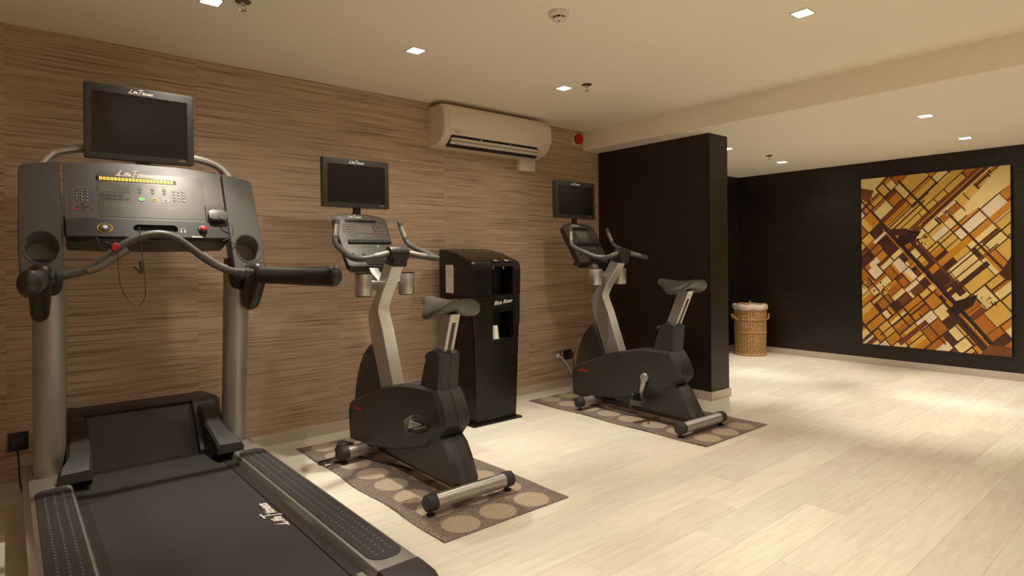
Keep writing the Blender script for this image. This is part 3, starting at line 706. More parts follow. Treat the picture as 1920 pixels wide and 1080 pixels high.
    face('lower_overlay', M_panel2, lambda q: prism(q, rrect(0.11, 0.055, 0.004, 2, -0.085, 0.105), 'z', 0.0017, 0.0024))
    for u in (-0.120, -0.048): face('jack_cover', M_slot, lambda q: flatdisc(q, u, 0.082, 0.011, 0.0022, 0.0034))
    for (u0, v0, nx, ny, dx, dy, m) in ((0.088, 0.308, 4, 4, 0.019, -0.019, M_btn), (-0.132, 0.312, 3, 4, 0.018, -0.019, M_btn), (-0.02, 0.143, 4, 1, 0.021, -0.016, M_btn), (0.0, 0.123, 3, 1, 0.021, -0.016, M_btn)):
        for i in range(nx):
            for j in range(ny):
                q = NB(); flatdisc(q, u0 + i * dx, v0 + j * dy, 0.0062, 0.0016, 0.0036, 8, 0.78)
                part('key', q, m, par=con, pre=X, smooth=0)
    for (u, v, m) in ((0.088, 0.251, M_red), (0.066, 0.143, M_green), (-0.114, 0.236, M_blue), (-0.090, 0.228, M_blue)):
        q = NB(); flatdisc(q, u, v, 0.0085 if m == M_green else 0.0065, 0.0016, 0.0042, 10, 0.8); part('key', q, m, par=con, pre=X, smooth=0)
    q = NB()
    for i in range(4):
        for j in range(4): text_mesh(q, '123A456B789C*0#D'[j * 4 + i], 0.0095, 0.0855 + i * 0.019, 0.3052 - j * 0.019, ext=0.0002, xf=Matrix.Translation((0, 0, 0.0040)))
    part('lettering', q, M_ink, par=con, pre=X, smooth=0)
    q = NB()
    for (s_, u, v, sz) in (('TIME', -0.092, 0.3545, 0.008), ('CALORIES', -0.046, 0.3545, 0.008), ('SPEED', 0.012, 0.3545, 0.008), ('LEVEL', 0.060, 0.3545, 0.008), ('SELECT WORKOUT', -0.045, 0.234, 0.0085), ('QUICK START OR ENTER', -0.052, 0.222, 0.0085), ('HEART RATE', -0.045, 0.212, 0.006)):
        text_mesh(q, s_, sz, u, v, ext=0.0001, xf=Matrix.Translation((0, 0, 0.0020)))
    part('lettering', q, M_ink2, par=con, pre=X, smooth=0)
    script_logo(con, TR @ X @ Matrix.Translation((-0.03, 0.3665, 0.0024)), 0.0185, M_ink)
    b_ = NB(); prism(b_, rrect(0.13, 0.055, 0.004, 3, 0.02, 0.035), 'z', 0.0017, 0.0040, 0.001, 1); part('speed_window', b_, M_gloss, par=con, pre=X)
    # lower tray under the face
    b_ = NB(); box(b_, -0.125, 0.130, 3.44, 3.55, 1.150, 1.176, 0.006, 2); part('console_base', b_, M_blackp)
    # tv on a short stem
    b_ = NB(); box(b_, -0.024, 0.024, 3.648, 3.672, 1.44, 1.60, 0.003, 1); prism(b_, [(3.50, 1.24), (3.56, 1.24), (3.68, 1.46), (3.68, 1.50), (3.64, 1.50)], 'x', -0.03, 0.03, 0.003, 1); part('tv_stem', b_, M_blackp)
    tv = television(t, (-0.010, 3.628 - OY, 1.702), 0.457, 0.312, 0.02)
    # seat tube cover
    b_ = NB(); ST = [(2.785, 0.515), (2.742, 0.64), (2.710, 0.722), (2.665, 0.742), (2.615, 0.738), (2.585, 0.722), (2.602, 0.52)]
    loft(b_, [[(x, p[0] + (0.012 if abs(x) > 0.05 and p[0] < 2.63 else 0), p[1] - (0.008 if abs(x) > 0.05 and p[1] > 0.7 else 0)) for p in ST] for x in (-0.064, -0.045, -0.0012)])
    loft(b_, [[(x, p[0] + (0.012 if abs(x) > 0.05 and p[0] < 2.63 else 0), p[1] - (0.008 if abs(x) > 0.05 and p[1] > 0.7 else 0)) for p in ST] for x in (0.064, 0.045, 0.0012)])
    prism(b_, [(2.68 + (p[0] - 2.68) * 0.95, 0.62 + (p[1] - 0.62) * 0.97) for p in ST], 'x', -0.002, 0.002)
    part('seat_tube_cover', b_, M_darkp, smooth=28)
    b_ = NB(); tube(b_, [(-0.02, 2.70, 0.690), (-0.03, 2.748, 0.700), (-0.03, 2.765, 0.688)], [0.009, 0.012], 10, 4, dome=True); part('seat_lever', b_, M_rubber)
    # seat post, grooved at the back
    dz = upside; sy = -upside * 1.0
    b_ = NB(); prism(b_, [(2.700, 0.70), (2.612, 0.70), (2.537 + sy, 0.925 + dz), (2.620 + sy, 0.935 + dz)], 'x', -0.031, 0.031, 0.003, 1); sp_ = part('seat_post', b_, M_silver, smooth=18)
    g = NB(); dd = Vector((0, 2.537 + sy - 2.612, 0.225 + dz)).normalized()
    Xg = frame((0, 2.612, 0.70), (1, 0, 0), dd)
    box(g, -0.011, 0.011, 0.02, 0.19 + dz, -0.001, 0.0012); part('groove', g, M_slot, par=sp_, pre=Xg, smooth=0)
    for k in range(13):
        q = NB(); box(q, -0.010, 0.010, 0.028 + k * 0.0125, 0.034 + k * 0.0125, 0.0010, 0.0022); part('notch', q, M_plate, par=sp_, pre=Xg, smooth=0)
    # saddle: lofted along y
    b_ = NB(); rings = []
    secs = [(2.812, 0.036, 0.034, 1.004, 0), (2.802, 0.066, 0.056, 1.008, 0), (2.775, 0.090, 0.068, 1.009, 0.003), (2.74, 0.120, 0.074, 1.006, 0.008), (2.70, 0.185, 0.082, 1.001, 0.018), (2.66, 0.250, 0.088, 0.998, 0.026), (2.615, 0.290, 0.090, 0.998, 0.028), (2.565, 0.298, 0.086, 1.001, 0.028), (2.52, 0.284, 0.074, 1.006, 0.022), (2.488, 0.240, 0.055, 1.009, 0.014), (2.474, 0.180, 0.030, 1.010, 0.008)]
    for (yy, w_, h_, zt, dr) in secs:
        ring = []
        for k in range(24):
            a = 2 * PI * k / 24; cx = w_ / 2 * math.copysign(abs(math.cos(a)) ** 0.85, math.cos(a)); cz = h_ / 2 * math.copysign(abs(math.sin(a)) ** 0.8, math.sin(a))
            q = (abs(cx) / (w_ / 2)) ** 2
            z = zt - h_ / 2 + cz - dr * q * 1.35
            if cz < 0: z += 0.018 * (1 - q)
            if yy < 2.65 and cz > 0: z -= 0.010 * max(0, 1 - (abs(cx) / 0.028)) 
            ring.append((cx, yy + sy, z + dz))
        rings.append(ring)
    loft(b_, rings); part('saddle', b_, M_saddle, smooth=70)
    # stabilisers
    for (yy, hw, nm) in ((2.418, 0.262, 'rear'), (3.375, 0.262, 'front')):
        b_ = NB(); lathe(b_, [(0.036, -hw + 0.035), (0.036, hw - 0.035)], (0, yy, 0.066), 'x', 28); sb = part('stabiliser', b_, M_silver, smooth=50)
        for sx in (-1, 1):
            b_ = NB(); lathe(b_, [(0.030, sx * hw), (0.0375, sx * (hw - 0.006)), (0.0395, sx * (hw - 0.03)), (0.0395, sx * (hw - 0.055))], (0, yy, 0.066), 'x', 28); part('end_cap', b_, M_rubber, par=sb)
            b_ = NB(); lathe(b_, [(0.021, 0.0075), (0.021, 0.014), (0.010, 0.018), (0.008, 0.034)], (sx * (hw - 0.03), yy, 0), 'z', 20); part('levelling_foot', b_, M_blackp, par=sb)
    b_ = NB(); box(b_, -0.022, 0.022, 2.45, 3.38, 0.045, 0.085, 0.004, 1); part('base_tube', b_, M_blackp)
    # cranks
    for sx in (-1, 1):
        ang = math.radians(crank_deg + (0 if sx < 0 else 180)); c0 = Vector((sx * 0.108, 2.825, 0.328))
        d = Vector((0, math.cos(ang), math.sin(ang))); L = 0.170; e = c0 + d * L
        n_ = Vector((0, -d.z, d.y)); b_ = NB()
        pts = []
        for k in range(13):
            a = PI / 2 + PI * k / 12; pts.append((math.cos(a) * 0.033, math.sin(a) * 0.033))
        pts += [(0.03, -0.020), (L, -0.0115), (L + 0.008, 0), (L, 0.0115), (0.03, 0.020)]
        X2 = frame(c0, d, n_)
        prism(b_, pts, 'z', -0.008, 0.008, 0.003, 2); ck = part('crank', b_, M_steel, pre=X2)
        b_ = NB(); lathe(b_, [(0.033, -0.014), (0.0345, 0.008), (0.031, 0.012), (0, 0.013)] if sx > 0 else [(0.033, 0.014), (0.0345, -0.008), (0.031, -0.012), (0, -0.013)], tuple(c0), 'x', 24); part('crank_boss', b_, M_steel, par=ck)
        # pedal
        pa = math.radians(pedal_deg); py = Vector((0, math.cos(pa), math.sin(pa))); pc = e + Vector((sx * 0.062, 0, 0))
        Xp = frame(pc, (1, 0, 0), py)
        b_ = NB(); rings = []
        for v, w_, hh in ((-0.060, 0.066, 0.016), (-0.052, 0.086, 0.028), (0.0, 0.094, 0.032), (0.052, 0.082, 0.026), (0.060, 0.066, 0.016)):
            rings.append([(x_, v, z_) for x_, z_ in rrect(w_, hh, 0.006, 3)])
        loft(b_, rings); tube(b_, [(-sx * 0.062, 0, 0), (0, 0, 0)], 0.008, 10); pd = part('pedal', b_, M_blackp, pre=Xp)
        b_ = NB()
        arc = [(0.051 * math.cos(a), 0.002 + 0.070 * math.sin(a)) for a in [PI * k / 14 for k in range(15)]]
        for (p0, p1) in zip(arc, arc[1:]):
            vs = [b_.verts.new(q) for q in ((p0[0], -0.018, p0[1]), (p1[0], -0.018, p1[1]), (p1[0], 0.022, p1[1]), (p0[0], 0.022, p0[1]))]
            vo = [b_.verts.new(q) for q in ((p0[0] * 1.05, -0.018, p0[1] * 1.05), (p1[0] * 1.05, -0.018, p1[1] * 1.05), (p1[0] * 1.05, 0.022, p1[1] * 1.05), (p0[0] * 1.05, 0.022, p0[1] * 1.05))]
            for fc in ((vs[0], vs[3], vs[2], vs[1]), (vo[0], vo[1], vo[2], vo[3]), (vs[0], vs[1], vo[1], vo[0]), (vs[2], vs[3], vo[3], vo[2])): b_.faces.new(fc)
        bmesh.ops.remove_doubles(b_, verts=b_.verts, dist=1e-5)
        part('toe_strap', b_, M_grip, par=pd, pre=Xp, smooth=60)
    return t
make_bike('nearer upright exercise bike on a woven mat, left of the black water dispenser', 1.752, 2.942, -0.004, 175, -14, 0.0)
make_bike('further upright exercise bike on a woven mat, in front of the dark partition', 3.692, 2.880, -0.036, -76, 100, 0.045)

# ================================================================ TREADMILL
TC = 0.540     # centre line
t = thing('treadmill', 'large treadmill with television at the left, facing the patterned wall', 'treadmill', (TC, 2.7, 0))
TRT = Matrix.Translation((0, -2.7, 0))
def tp(name, bm, m, par=None, smooth=35, pre=None): return obj(name, bm, m, par or t, smooth=smooth, xf=TRT if pre is None else TRT @ pre)
# side rails
for sx in (-1, 1):
    b_ = NB(); sec = [(0.322, 0.236), (0.328, 0.250), (0.336, 0.254), (0.455, 0.254), (0.468, 0.248), (0.480, 0.215), (0.484, 0.12), (0.478, 0.05), (0.322, 0.05)]
    rings = []
    for yy, dz_ in ((1.672, 0), (3.30, 0), (3.62, 0), (3.74, -0.03)): rings.append([(sx * p[0], yy, p[1] + (dz_ if p[1] > 0.1 else 0)) for p in sec])
    loft(b_, rings); rl = tp('side_rail', b_, M_silver, smooth=40)
    b_ = NB(); prism(b_, rrect(0.118, 1.455, 0.050, 6, sx * 0.395, 2.455), 'z', 0.2535, 0.2575, 0.001, 1); pad = tp('foot_pad', b_, M_rubber, par=rl)
    b_ = NB()
    for j in range(48):
        for i in range(3):
            u = sx * 0.395 + (i - 1) * 0.030 + (0.0 if j % 2 else 0.0); v = 1.775 + j * 0.0285 + (i - 1) * 0.010
            lathe(b_, [(0.0070, 0.2573), (0.0058, 0.2594), (0.0018, 0.2602)], (u, v, 0), 'z', 8)
    q = tp('grip_studs', b_, M_grip, par=rl, smooth=50); q['kind'] = 'stuff'
    # end cap
    b_ = NB(); rings = []
    for yy, k, zt in ((1.672, 1.0, 0.256), (1.60, 1.0, 0.252), (1.565, 0.99, 0.235), (1.545, 0.97, 0.20), (1.54, 0.95, 0.10)):
        rings.append([(sx * (0.318 + (p - 0.318) * k), yy, z) for p, z in ((0.318, 0.045), (0.318, zt - 0.012), (0.326, zt), (0.462, zt), (0.482, zt - 0.018), (0.487, zt - 0.06), (0.487, 0.045))])
    loft(b_, rings); tp('end_cap', b_, M_hood, smooth=40)
# deck and belt
b_ = NB(); box(b_, -0.322, 0.322, 1.60, 3.66, 0.06, 0.196); tp('deck', b_, M_blackp, smooth=0)
for sx in (-1, 1):
    b_ = NB(); prism(b_, [(sx * 0.284, 0.2165), (sx * 0.322, 0.2175), (sx * 0.322, 0.19), (sx * 0.284, 0.19)], 'y', 1.66, 3.40); tp('belt_edge_strip', b_, M_hood, smooth=0)
b_ = NB(); prism(b_, [(3.46, 0.213), (1.68, 0.213), (1.655, 0.208), (1.635, 0.196), (1.625, 0.175), (1.63, 0.150), (1.65, 0.135), (1.68, 0.140), (1.66, 0.175), (1.69, 0.208), (3.46, 0.208)], 'x', -0.283, 0.283); tp('running_belt', b_, M_belt, smooth=50)
b_ = NB(); lathe(b_, [(0.028, -0.31), (0.028, 0.31)], (0, 1.668, 0.172), 'x', 20); tp('rear_roller', b_, M_steel)
b_ = NB(); 
for sx in (-1, 1): lathe(b_, [(0.009, sx * 0.30), (0.009, sx * 0.318)], (0, 1.69, 0.222), 'x', 10); box(b_, sx * 0.303 - 0.012, sx * 0.303 + 0.012, 1.70, 1.76, 0.216, 0.224, 0.002, 1)
tp('roller_bracket', b_, M_steel)
Xb = frame((0.272, 2.42, 0.2136), (0, 1, 0), (-1, 0, 0))
script_logo([c for c in t.children if c.name.startswith('running_belt')][0], TRT @ Xb, 0.054, M_ink)
# motor hood: back part, two shoulders, recessed ramp
b_ = NB()
hood = [(3.40, 0.24), (3.56, 0.452), (3.60, 0.468), (3.78, 0.466), (3.86, 0.43), (3.885, 0.32), (3.885, 0.06), (3.40, 0.06)]
prism(b_, hood, 'x', -0.325, 0.325, 0.008, 2); hd = tp('motor_hood', b_, M_hood, smooth=30)
c_ = NB(); X_ = -2.7
cc = [(3.30 + X_, 0.30), (3.30 + X_, 0.214), (3.445 + X_, 0.214), (3.590 + X_, 0.445), (3.555 + X_, 0.50), (3.40 + X_, 0.52)]
prism(c_, cc, 'x', -0.255, 0.222); cut(hd, c_)
for sx in (-1, 1):
    b_ = NB(); rings = []
    for (yy, xi, xo, zt) in ((3.80, 0.27, 0.34, 0.466), (3.62, 0.240, 0.37, 0.464), (3.50, 0.240, 0.345, 0.425), (3.40, 0.240, 0.330, 0.385), (3.30, 0.244, 0.340, 0.348), (3.24, 0.250, 0.370, 0.322), (3.205, 0.254, 0.378, 0.300), (3.198, 0.256, 0.376, 0.262)):
        z0 = 0.215 if yy > 3.25 else 0.2555
        rings.append([(sx * a, yy, z) for a, z in ((xi, z0), (xi, zt - 0.012), (xi + 0.010, zt), (xo - 0.014, zt - 0.004), (xo, zt - 0.022), (xo, z0))])
    loft(b_, rings); tp('hood_shoulder', b_, M_hood, smooth=35)
# uprights
posts = []
for sx in (-1, 1):
    b_ = NB(); rings = []
    for (yy, z, s) in ((3.435, 0.235, 1.0), (3.43, 0.26, 1.0), (3.40, 0.60, 1.0), (3.365, 1.0, 1.03), (3.355, 1.16, 1.03)):
        rings.append([(sx * 0.390 + 0.060 * s * math.cos(2 * PI * k / 28), yy + 0.063 * s * math.sin(2 * PI * k / 28), z) for k in range(28)])
    loft(b_, rings); po = tp('upright', b_, M_silver2, smooth=50)
    b_ = NB(); lathe(b_, [(0.064, 0.0), (0.0655, 0.004), (0.064, 0.008)], (sx * 0.390, 3.433, 0.2535), 'z', 28, cap=False); tp('collar', b_, M_silver, par=po)
    # inspection flap low on the inner face
    b_ = NB(); rings = []
    for z, s in ((0.33, 0.7), (0.345, 0.9), (0.43, 1.0), (0.445, 0.85)):
        yc_ = 3.43 - (z - 0.26) * 0.09
        rings.append([(sx * 0.390 + rr_ * math.cos(a), yc_ + rr_ * 1.05 * math.sin(a), z) for rr_, sg in ((0.0618, 1), (0.0602, -1)) for a in [(-PI / 2 + sx * -0.15 + sg * sx * s * (0.62 - 1.24 * k / 7)) * 1.0 for k in range(8)]])
    try: loft(b_, rings); tp('cover_flap', b_, M_silver2, par=po, smooth=50)
    except Exception: b_.free()
# side towers with bottle wells; face frame tilted back like the console
fb, ft = Vector((0, 3.215, 1.175)), Vector((0, 3.442, 1.652))
Xt = frame(fb, (1, 0, 0), ft - fb); HT = (ft - fb).length
for sx in (-1, 1):
    ol = [(0.345, -0.02), (0.36, -0.045), (0.40, -0.058), (0.44, -0.055), (0.478, -0.040), (0.494, -0.005), (0.497, 0.08), (0.494, HT - 0.05), (0.488, HT - 0.018), (0.470, HT - 0.004), (0.43, HT + 0.004), (0.345, HT + 0.022), (0.343, 0.25)]
    b_ = NB(); rings = [[(sx * p[0], p[1], z) for p in ol] for z in (-0.10, -0.014, -0.004, 0.0)]
    rings[-1] = [(sx * (0.42 + (p[0] - 0.42) * 0.96), 0.23 + (p[1] - 0.23) * 0.985, 0.0) for p in ol]
    rings[0] = [(sx * (0.42 + (p[0] - 0.42) * 0.85), 0.23 + (p[1] - 0.23) * 0.93, -0.13) for p in ol]
    loft(b_, rings); tw = tp('side_tower', b_, M_greyp, pre=Xt, smooth=40)
    c_ = NB(); Xc = Matrix.Translation((0, -2.7, 0)) @ Xt
    lathe(c_, [(0.057, 0.05), (0.057, 0.0), (0.054, -0.09)], (sx * 0.420, 0.105, 0), 'z', 32)
    bmesh.ops.scale(c_, verts=c_.verts, vec=(1, 1.28, 1), space=Matrix.Translation((-sx * 0.42, -0.105, 0)))
    bmesh.ops.transform(c_, matrix=Xc, verts=c_.verts); cut(tw, c_)
    b_ = NB(); lathe(b_, [(0.0575, 0.0015), (0.0625, 0.0028), (0.0625, -0.002), (0.0565, -0.004)], (sx * 0.420, 0.105, 0), 'z', 32, cap=False)
    bmesh.ops.scale(b_, verts=b_.verts, vec=(1, 1.28, 1), space=Matrix.Translation((-sx * 0.42, -0.105, 0))); tp('well_rim', b_, M_blackp, par=tw, pre=Xt, smooth=50)
    b_ = NB(); lathe(b_, [(0.0568, -0.002), (0.0535, -0.088), (0.0, -0.089)], (sx * 0.420, 0.105, 0), 'z', 32, cap=False)
    bmesh.ops.scale(b_, verts=b_.verts, vec=(1, 1.28, 1), space=Matrix.Translation((-sx * 0.42, -0.105, 0))); tp('bottle_well', b_, M_lcd, par=tw, pre=Xt, smooth=50)
    # skirt joining tower and upright
    b_ = NB(); rings = []
    for z, hw_, hd_, yc_ in ((1.055, 0.066, 0.068, 3.365), (1.10, 0.070, 0.080, 3.355), (1.16, 0.074, 0.105, 3.345), (1.22, 0.074, 0.11, 3.35)):
        rings.append([(sx * 0.412 + p[0], yc_ + p[1], z) for p in sellipse(hw_ * 2, hd_ * 2, 3, 28)])
    loft(b_, rings); tp('tower_skirt', b_, M_blackp, smooth=50)
    # arm bracket and arm
    b_ = NB(); rings = []
    for z, y0_, y1_, hw_ in ((0.953, 3.255, 3.275, 0.006), (0.957, 3.235, 3.288, 0.016), (0.967, 3.205, 3.298, 0.026), (0.985, 3.18, 3.306, 0.032), (1.03, 3.14, 3.32, 0.036), (1.09, 3.09, 3.33, 0.038), (1.15, 3.065, 3.33, 0.040), (1.178, 3.07, 3.32, 0.038), (1.193, 3.085, 3.305, 0.030), (1.199, 3.11, 3.28, 0.016)):
        rings.append([(sx * 0.428 + p[0], (y0_ + y1_) / 2 + p[1], z) for p in sellipse(hw_ * 2, y1_ - y0_, 3.5, 28)])
    loft(b_, rings); br = tp('arm_bracket', b_, M_blackp, smooth=60)
    b_ = NB(); tube(b_, [(sx * 0.430, 3.14, 1.137), (sx * 0.452, 2.80, 1.136), (sx * 0.472, 2.52, 1.137), (sx * 0.484, 2.34, 1.140)], [0.030, 0.030, 0.030, 0.031], 24, 4, dome=True, flat=1.38); tp('arm', b_, M_blackp, smooth=60)
# console between the towers
def arch(u, base, k): return base + k * (1 - (u / 0.335) ** 2)
tops = [(0.335 - 0.67 * i / 16) for i in range(17)]
zb = 0.175  # start of the face above the frame's origin
Hc = HT
b_ = NB(); ol = [(-0.335, 0.150), (-0.2, 0.143), (0, 0.140), (0.2, 0.143), (0.335, 0.150)] + [(u, arch(u, Hc + 0.012, 0.028)) for u in tops]
rings = [[(p[0], p[1], z) for p in ol] for z in (-0.10, -0.012, 0.002)]
rings[0] = [(p[0] * 0.97, 0.20 + (p[1] - 0.20) * 0.86, -0.13) for p in ol]
loft(b_, rings); con = tp('console', b_, M_greyp, pre=Xt, smooth=40)
def tf(name, m, fn, smooth=0):
    q = NB(); fn(q); return tp(name, q, m, par=con, pre=Xt, smooth=smooth)
# lower black shelf with the oval slot
b_ = NB(); rings = []
for z, y0_, y1_ in ((0.0015, 0.148, 0.243), (0.016, 0.150, 0.238), (0.020, 0.154, 0.234)):
    ring = [(0.333 - 0.666 * i / 14, y1_ - 0.008 * (1 - (1 - 2 * i / 14) ** 2) * -1) for i in range(15)] + [(-0.333 + 0.666 * i / 14, y0_ - 0.012 * (1 - (1 - 2 * i / 14) ** 2) * 0) for i in range(15)]
    rings.append([(p[0], p[1], z) for p in ring])
loft(b_, rings); sh = tp('control_shelf', b_, M_blackp, pre=Xt, smooth=40)
c_ = NB(); prism(c_, rrect(0.185, 0.040, 0.0195, 6, 0.012, 0.198), 'z', -0.01, 0.04); bmesh.ops.transform(c_, matrix=TRT @ Xt, verts=c_.verts); cut(sh, c_)
tf('slot_floor', M_slot, lambda q: prism(q, rrect(0.186, 0.041, 0.0195, 6, 0.012, 0.198), 'z', 0.0022, 0.0040))
# underside
b_ = NB(); prism(b_, [(3.28, 1.305), (3.295, 1.300), (3.42, 1.33), (3.46, 1.42), (3.36, 1.40)], 'x', -0.333, 0.333, 0.004, 1); tp('console_belly', b_, M_slot)
# overlays
tf('face_overlay', M_panel, lambda q: prism(q, rrect(0.455, 0.245, 0.010, 4, 0.020, 0.386) , 'z', 0.0015, 0.0032))
tf('side_overlay', M_panel2, lambda q: prism(q, rrect(0.100, 0.170, 0.012, 4, -0.262, 0.338), 'z', 0.0015, 0.0034))
tf('holder_overlay', M_panel2, lambda q: prism(q, rrect(0.078, 0.25, 0.006, 4, 0.292, 0.372), 'z', 0.0015, 0.0030))
def leds(q):
    for i in range(21): prism(q, rrect(0.0112, 0.0165, 0.001, 1, -0.193 + i * 0.0148, 0.4705), 'z', 0.0040, 0.0048)
tf('display_window', M_gloss, lambda q: prism(q, rrect(0.335, 0.024, 0.002, 2, -0.044, 0.4705), 'z', 0.0031, 0.0038))
tf('message_digits', M_led, leds)
q = NB()
for i in range(21): text_mesh(q, '8', 0.0165, -0.1975 + i * 0.0148, 0.4648, ext=0.0001, xf=Matrix.Translation((0, 0, 0.0050)))
tp('lettering', q, M_gloss, par=con, pre=Xt, smooth=0)
tf('graphic_display', M_lcd, lambda q: prism(q, rrect(0.122, 0.044, 0.002, 2, -0.140, 0.420), 'z', 0.0031, 0.0040))
def lcdgrid(q):
    for i in range(17): box(q, -0.198 + i * 0.0073, -0.1975 + i * 0.0073, 0.400, 0.440, 0.0040, 0.0042)
    for i in range(6): box(q, -0.198, -0.082, 0.402 + i * 0.0072, 0.4025 + i * 0.0072, 0.0040, 0.0042)
tf('display_grid', M_btn, lcdgrid)
def key(u, v, r, m, sy=0.8): q = NB(); flatdisc(q, u, v, r, 0.0030, 0.0052, 12, sy); tp('key', q, m, par=con, pre=Xt, smooth=0)
for i in range(4): key(-0.189 + i * 0.0245, 0.3835, 0.0105, M_btn)
for i in range(5): key(-0.189 + i * 0.0245, 0.3655, 0.0105, M_btn)
for (u, v) in ((-0.038, 0.424), (-0.038, 0.406), (0.016, 0.424), (0.016, 0.406), (0.066, 0.424), (0.066, 0.406)): key(u, v, 0.0085, M_btn, 1.0)
key(-0.034, 0.366, 0.0140, M_green); key(0.020, 0.366, 0.0125, M_yellow); key(0.020, 0.3662, 0.0100, M_lcd); key(0.070, 0.366, 0.0125, M_ink); key(0.070, 0.3662, 0.0100, M_btn)
for i in range(3):
    for j in range(4):
        key(-0.287 + i * 0.0195, 0.398 - j * 0.0170, 0.0065, M_btn, 0.9)
        key(0.108 + i * 0.0205, 0.420 - j * 0.0170, 0.0065, M_btn, 0.9)
for j in range(3): key(-0.231, 0.390 - j * 0.019, 0.0062, M_blue, 0.6)
key(-0.297, 0.298, 0.0080, M_red, 0.8)
for (u, v) in ((-0.2675, 0.327), (-0.2675, 0.297), (-0.286, 0.312), (-0.249, 0.312), (-0.2675, 0.312), (-0.231, 0.300)): key(u, v, 0.0072, M_btn, 0.75)
q = NB()
for i in range(3):
    for j in range(4):
        c = '123456789*0#'[j * 3 + i]
        text_mesh(q, c, 0.011, -0.2900 + i * 0.0195, 0.3942 - j * 0.0170, ext=0.0001, xf=Matrix.Translation((0, 0, 0.0055)))
        text_mesh(q, c, 0.011, 0.1052 + i * 0.0205, 0.4162 - j * 0.0170, ext=0.0001, xf=Matrix.Translation((0, 0, 0.0055)))
tp('lettering', q, M_ink, par=con, pre=Xt, smooth=0)
q = NB()
for (s_, u, v, sz) in (('Power TV', -0.286, 0.412, 0.010), ('CALORIES', -0.172, 0.4515, 0.0075), ('DISTANCE', -0.120, 0.4515, 0.0075), ('INCLINE', -0.052, 0.441, 0.0075), ('ENERGY SAVER', -0.006, 0.441, 0.0068), ('SPEED', 0.055, 0.441, 0.0075), ('QUICK START', -0.058, 0.3445, 0.0065), ('COOL DOWN', 0.000, 0.3445, 0.0065), ('PAUSE', 0.060, 0.3445, 0.0065),
                       ('SELECT WORKOUT OR PRESS QUICK START', -0.185, 0.332, 0.0065), ('USE THE SAFETY CLIP WHEN TRAINING', -0.185, 0.320, 0.0065), ('CONSULT A PHYSICIAN BEFORE EXERCISING', -0.03, 0.320, 0.0065), ('HEART RATE', -0.03, 0.332, 0.0065)):
    text_mesh(q, s_, sz, u, v, ext=0.0001, xf=Matrix.Translation((0, 0, 0.0035)))
tp('lettering', q, M_ink2, par=con, pre=Xt, smooth=0)
script_logo(con, TRT @ Xt @ Matrix.Translation((-0.045, 0.4890, 0.0035)), 0.033, M_ink)
# start knob ring, stop button, headphone mark
b_ = NB(); lathe(b_, [(0.0235, 0.019), (0.0275, 0.024), (0.0315, 0.019)], (-0.192, 0.196, 0), 'z', 32, cap=False); bmesh.ops.scale(b_, verts=b_.verts, vec=(1, 0.82, 1), space=Matrix.Translation((0.192, -0.196, 0))); tp('ring', b_, M_yellow, par=sh, pre=Xt)
b_ = NB(); lathe(b_, [(0.020, 0.018), (0.019, 0.026), (0.0, 0.027)], (-0.192, 0.196, 0), 'z', 28); tp('knob_base', b_, M_btn, par=sh, pre=Xt)
b_ = NB(); lathe(b_, [(0.0105, 0.025), (0.0095, 0.030), (0.0, 0.0305)], (-0.192, 0.196, 0), 'z', 24); tp('knob', b_, M_steel, par=sh, pre=Xt)
b_ = NB(); lathe(b_, [(0.022, 0.018), (0.019, 0.030), (0.013, 0.031)], (0.214, 0.198, 0), 'z', 28); tp('button_base', b_, M_blackp, par=sh, pre=Xt)
b_ = NB(); lathe(b_, [(0.0135, 0.030), (0.0130, 0.040), (0.009, 0.043), (0.0, 0.0435)], (0.214, 0.198, 0), 'z', 24); tp('stop_button', b_, M_red, par=sh, pre=Xt)
b_ = NB(); tube(b_, [(0.126 + 0.009 * math.cos(a), 0.192 + 0.011 * math.sin(a), 0.0208) for a in [math.radians(-40 + 260 * k / 12) for k in range(13)]], 0.0010, 5)
box(b_, 0.132, 0.1365, 0.180, 0.189, 0.0200, 0.0212); box(b_, 0.1155, 0.120, 0.180, 0.189, 0.0200, 0.0212); tp('headphone_mark', b_, M_ink, par=sh, pre=Xt, smooth=0)
b_ = NB(); prism(b_, rrect(0.052, 0.0075, 0.002, 2, 0.187, 0.158), 'z', 0.0195, 0.0205); tp('usb_cover', b_, M_silver2, par=sh, pre=Xt)
# phone/music cradle on the right of the console
b_ = NB(); box(b_, 0.240, 0.331, 0.246, 0.345, 0.003, 0.012, 0.003, 1); cr_ = tp('music_cradle', b_, M_btn, par=con, pre=Xt)
b_ = NB(); prism(b_, sellipse(0.088, 0.058, 4, 24), 'z', 0.0, 0.034, 0.006, 2); bmesh.ops.translate(b_, verts=b_.verts, vec=(0.289, 0.275, 0.010)); tp('dock_block', b_, M_greyp, par=con, pre=Xt)
b_ = NB(); 
for u in (0.262, 0.318): flatdisc(b_, u, 0.318, 0.006, 0.011, 0.015, 12)
tp('dock_stud', b_, M_slot, par=con, pre=Xt, smooth=0)
b_ = NB(); box(b_, 0.289, 0.296, 0.262, 0.284, 0.043, 0.047, 0.001, 1); tp('dock_plug', b_, M_chrome, par=con, pre=Xt)
b_ = NB(); tube(b_, [(0.2925, 0.264, 0.048), (0.300, 0.248, 0.055), (0.335, 0.222, 0.055), (0.348, 0.185, 0.045), (0.335, 0.150, 0.030), (0.300, 0.142, 0.010)], 0.0022, 8, 6); tp('dock_lead', b_, M_grip, par=con, pre=Xt, smooth=60)
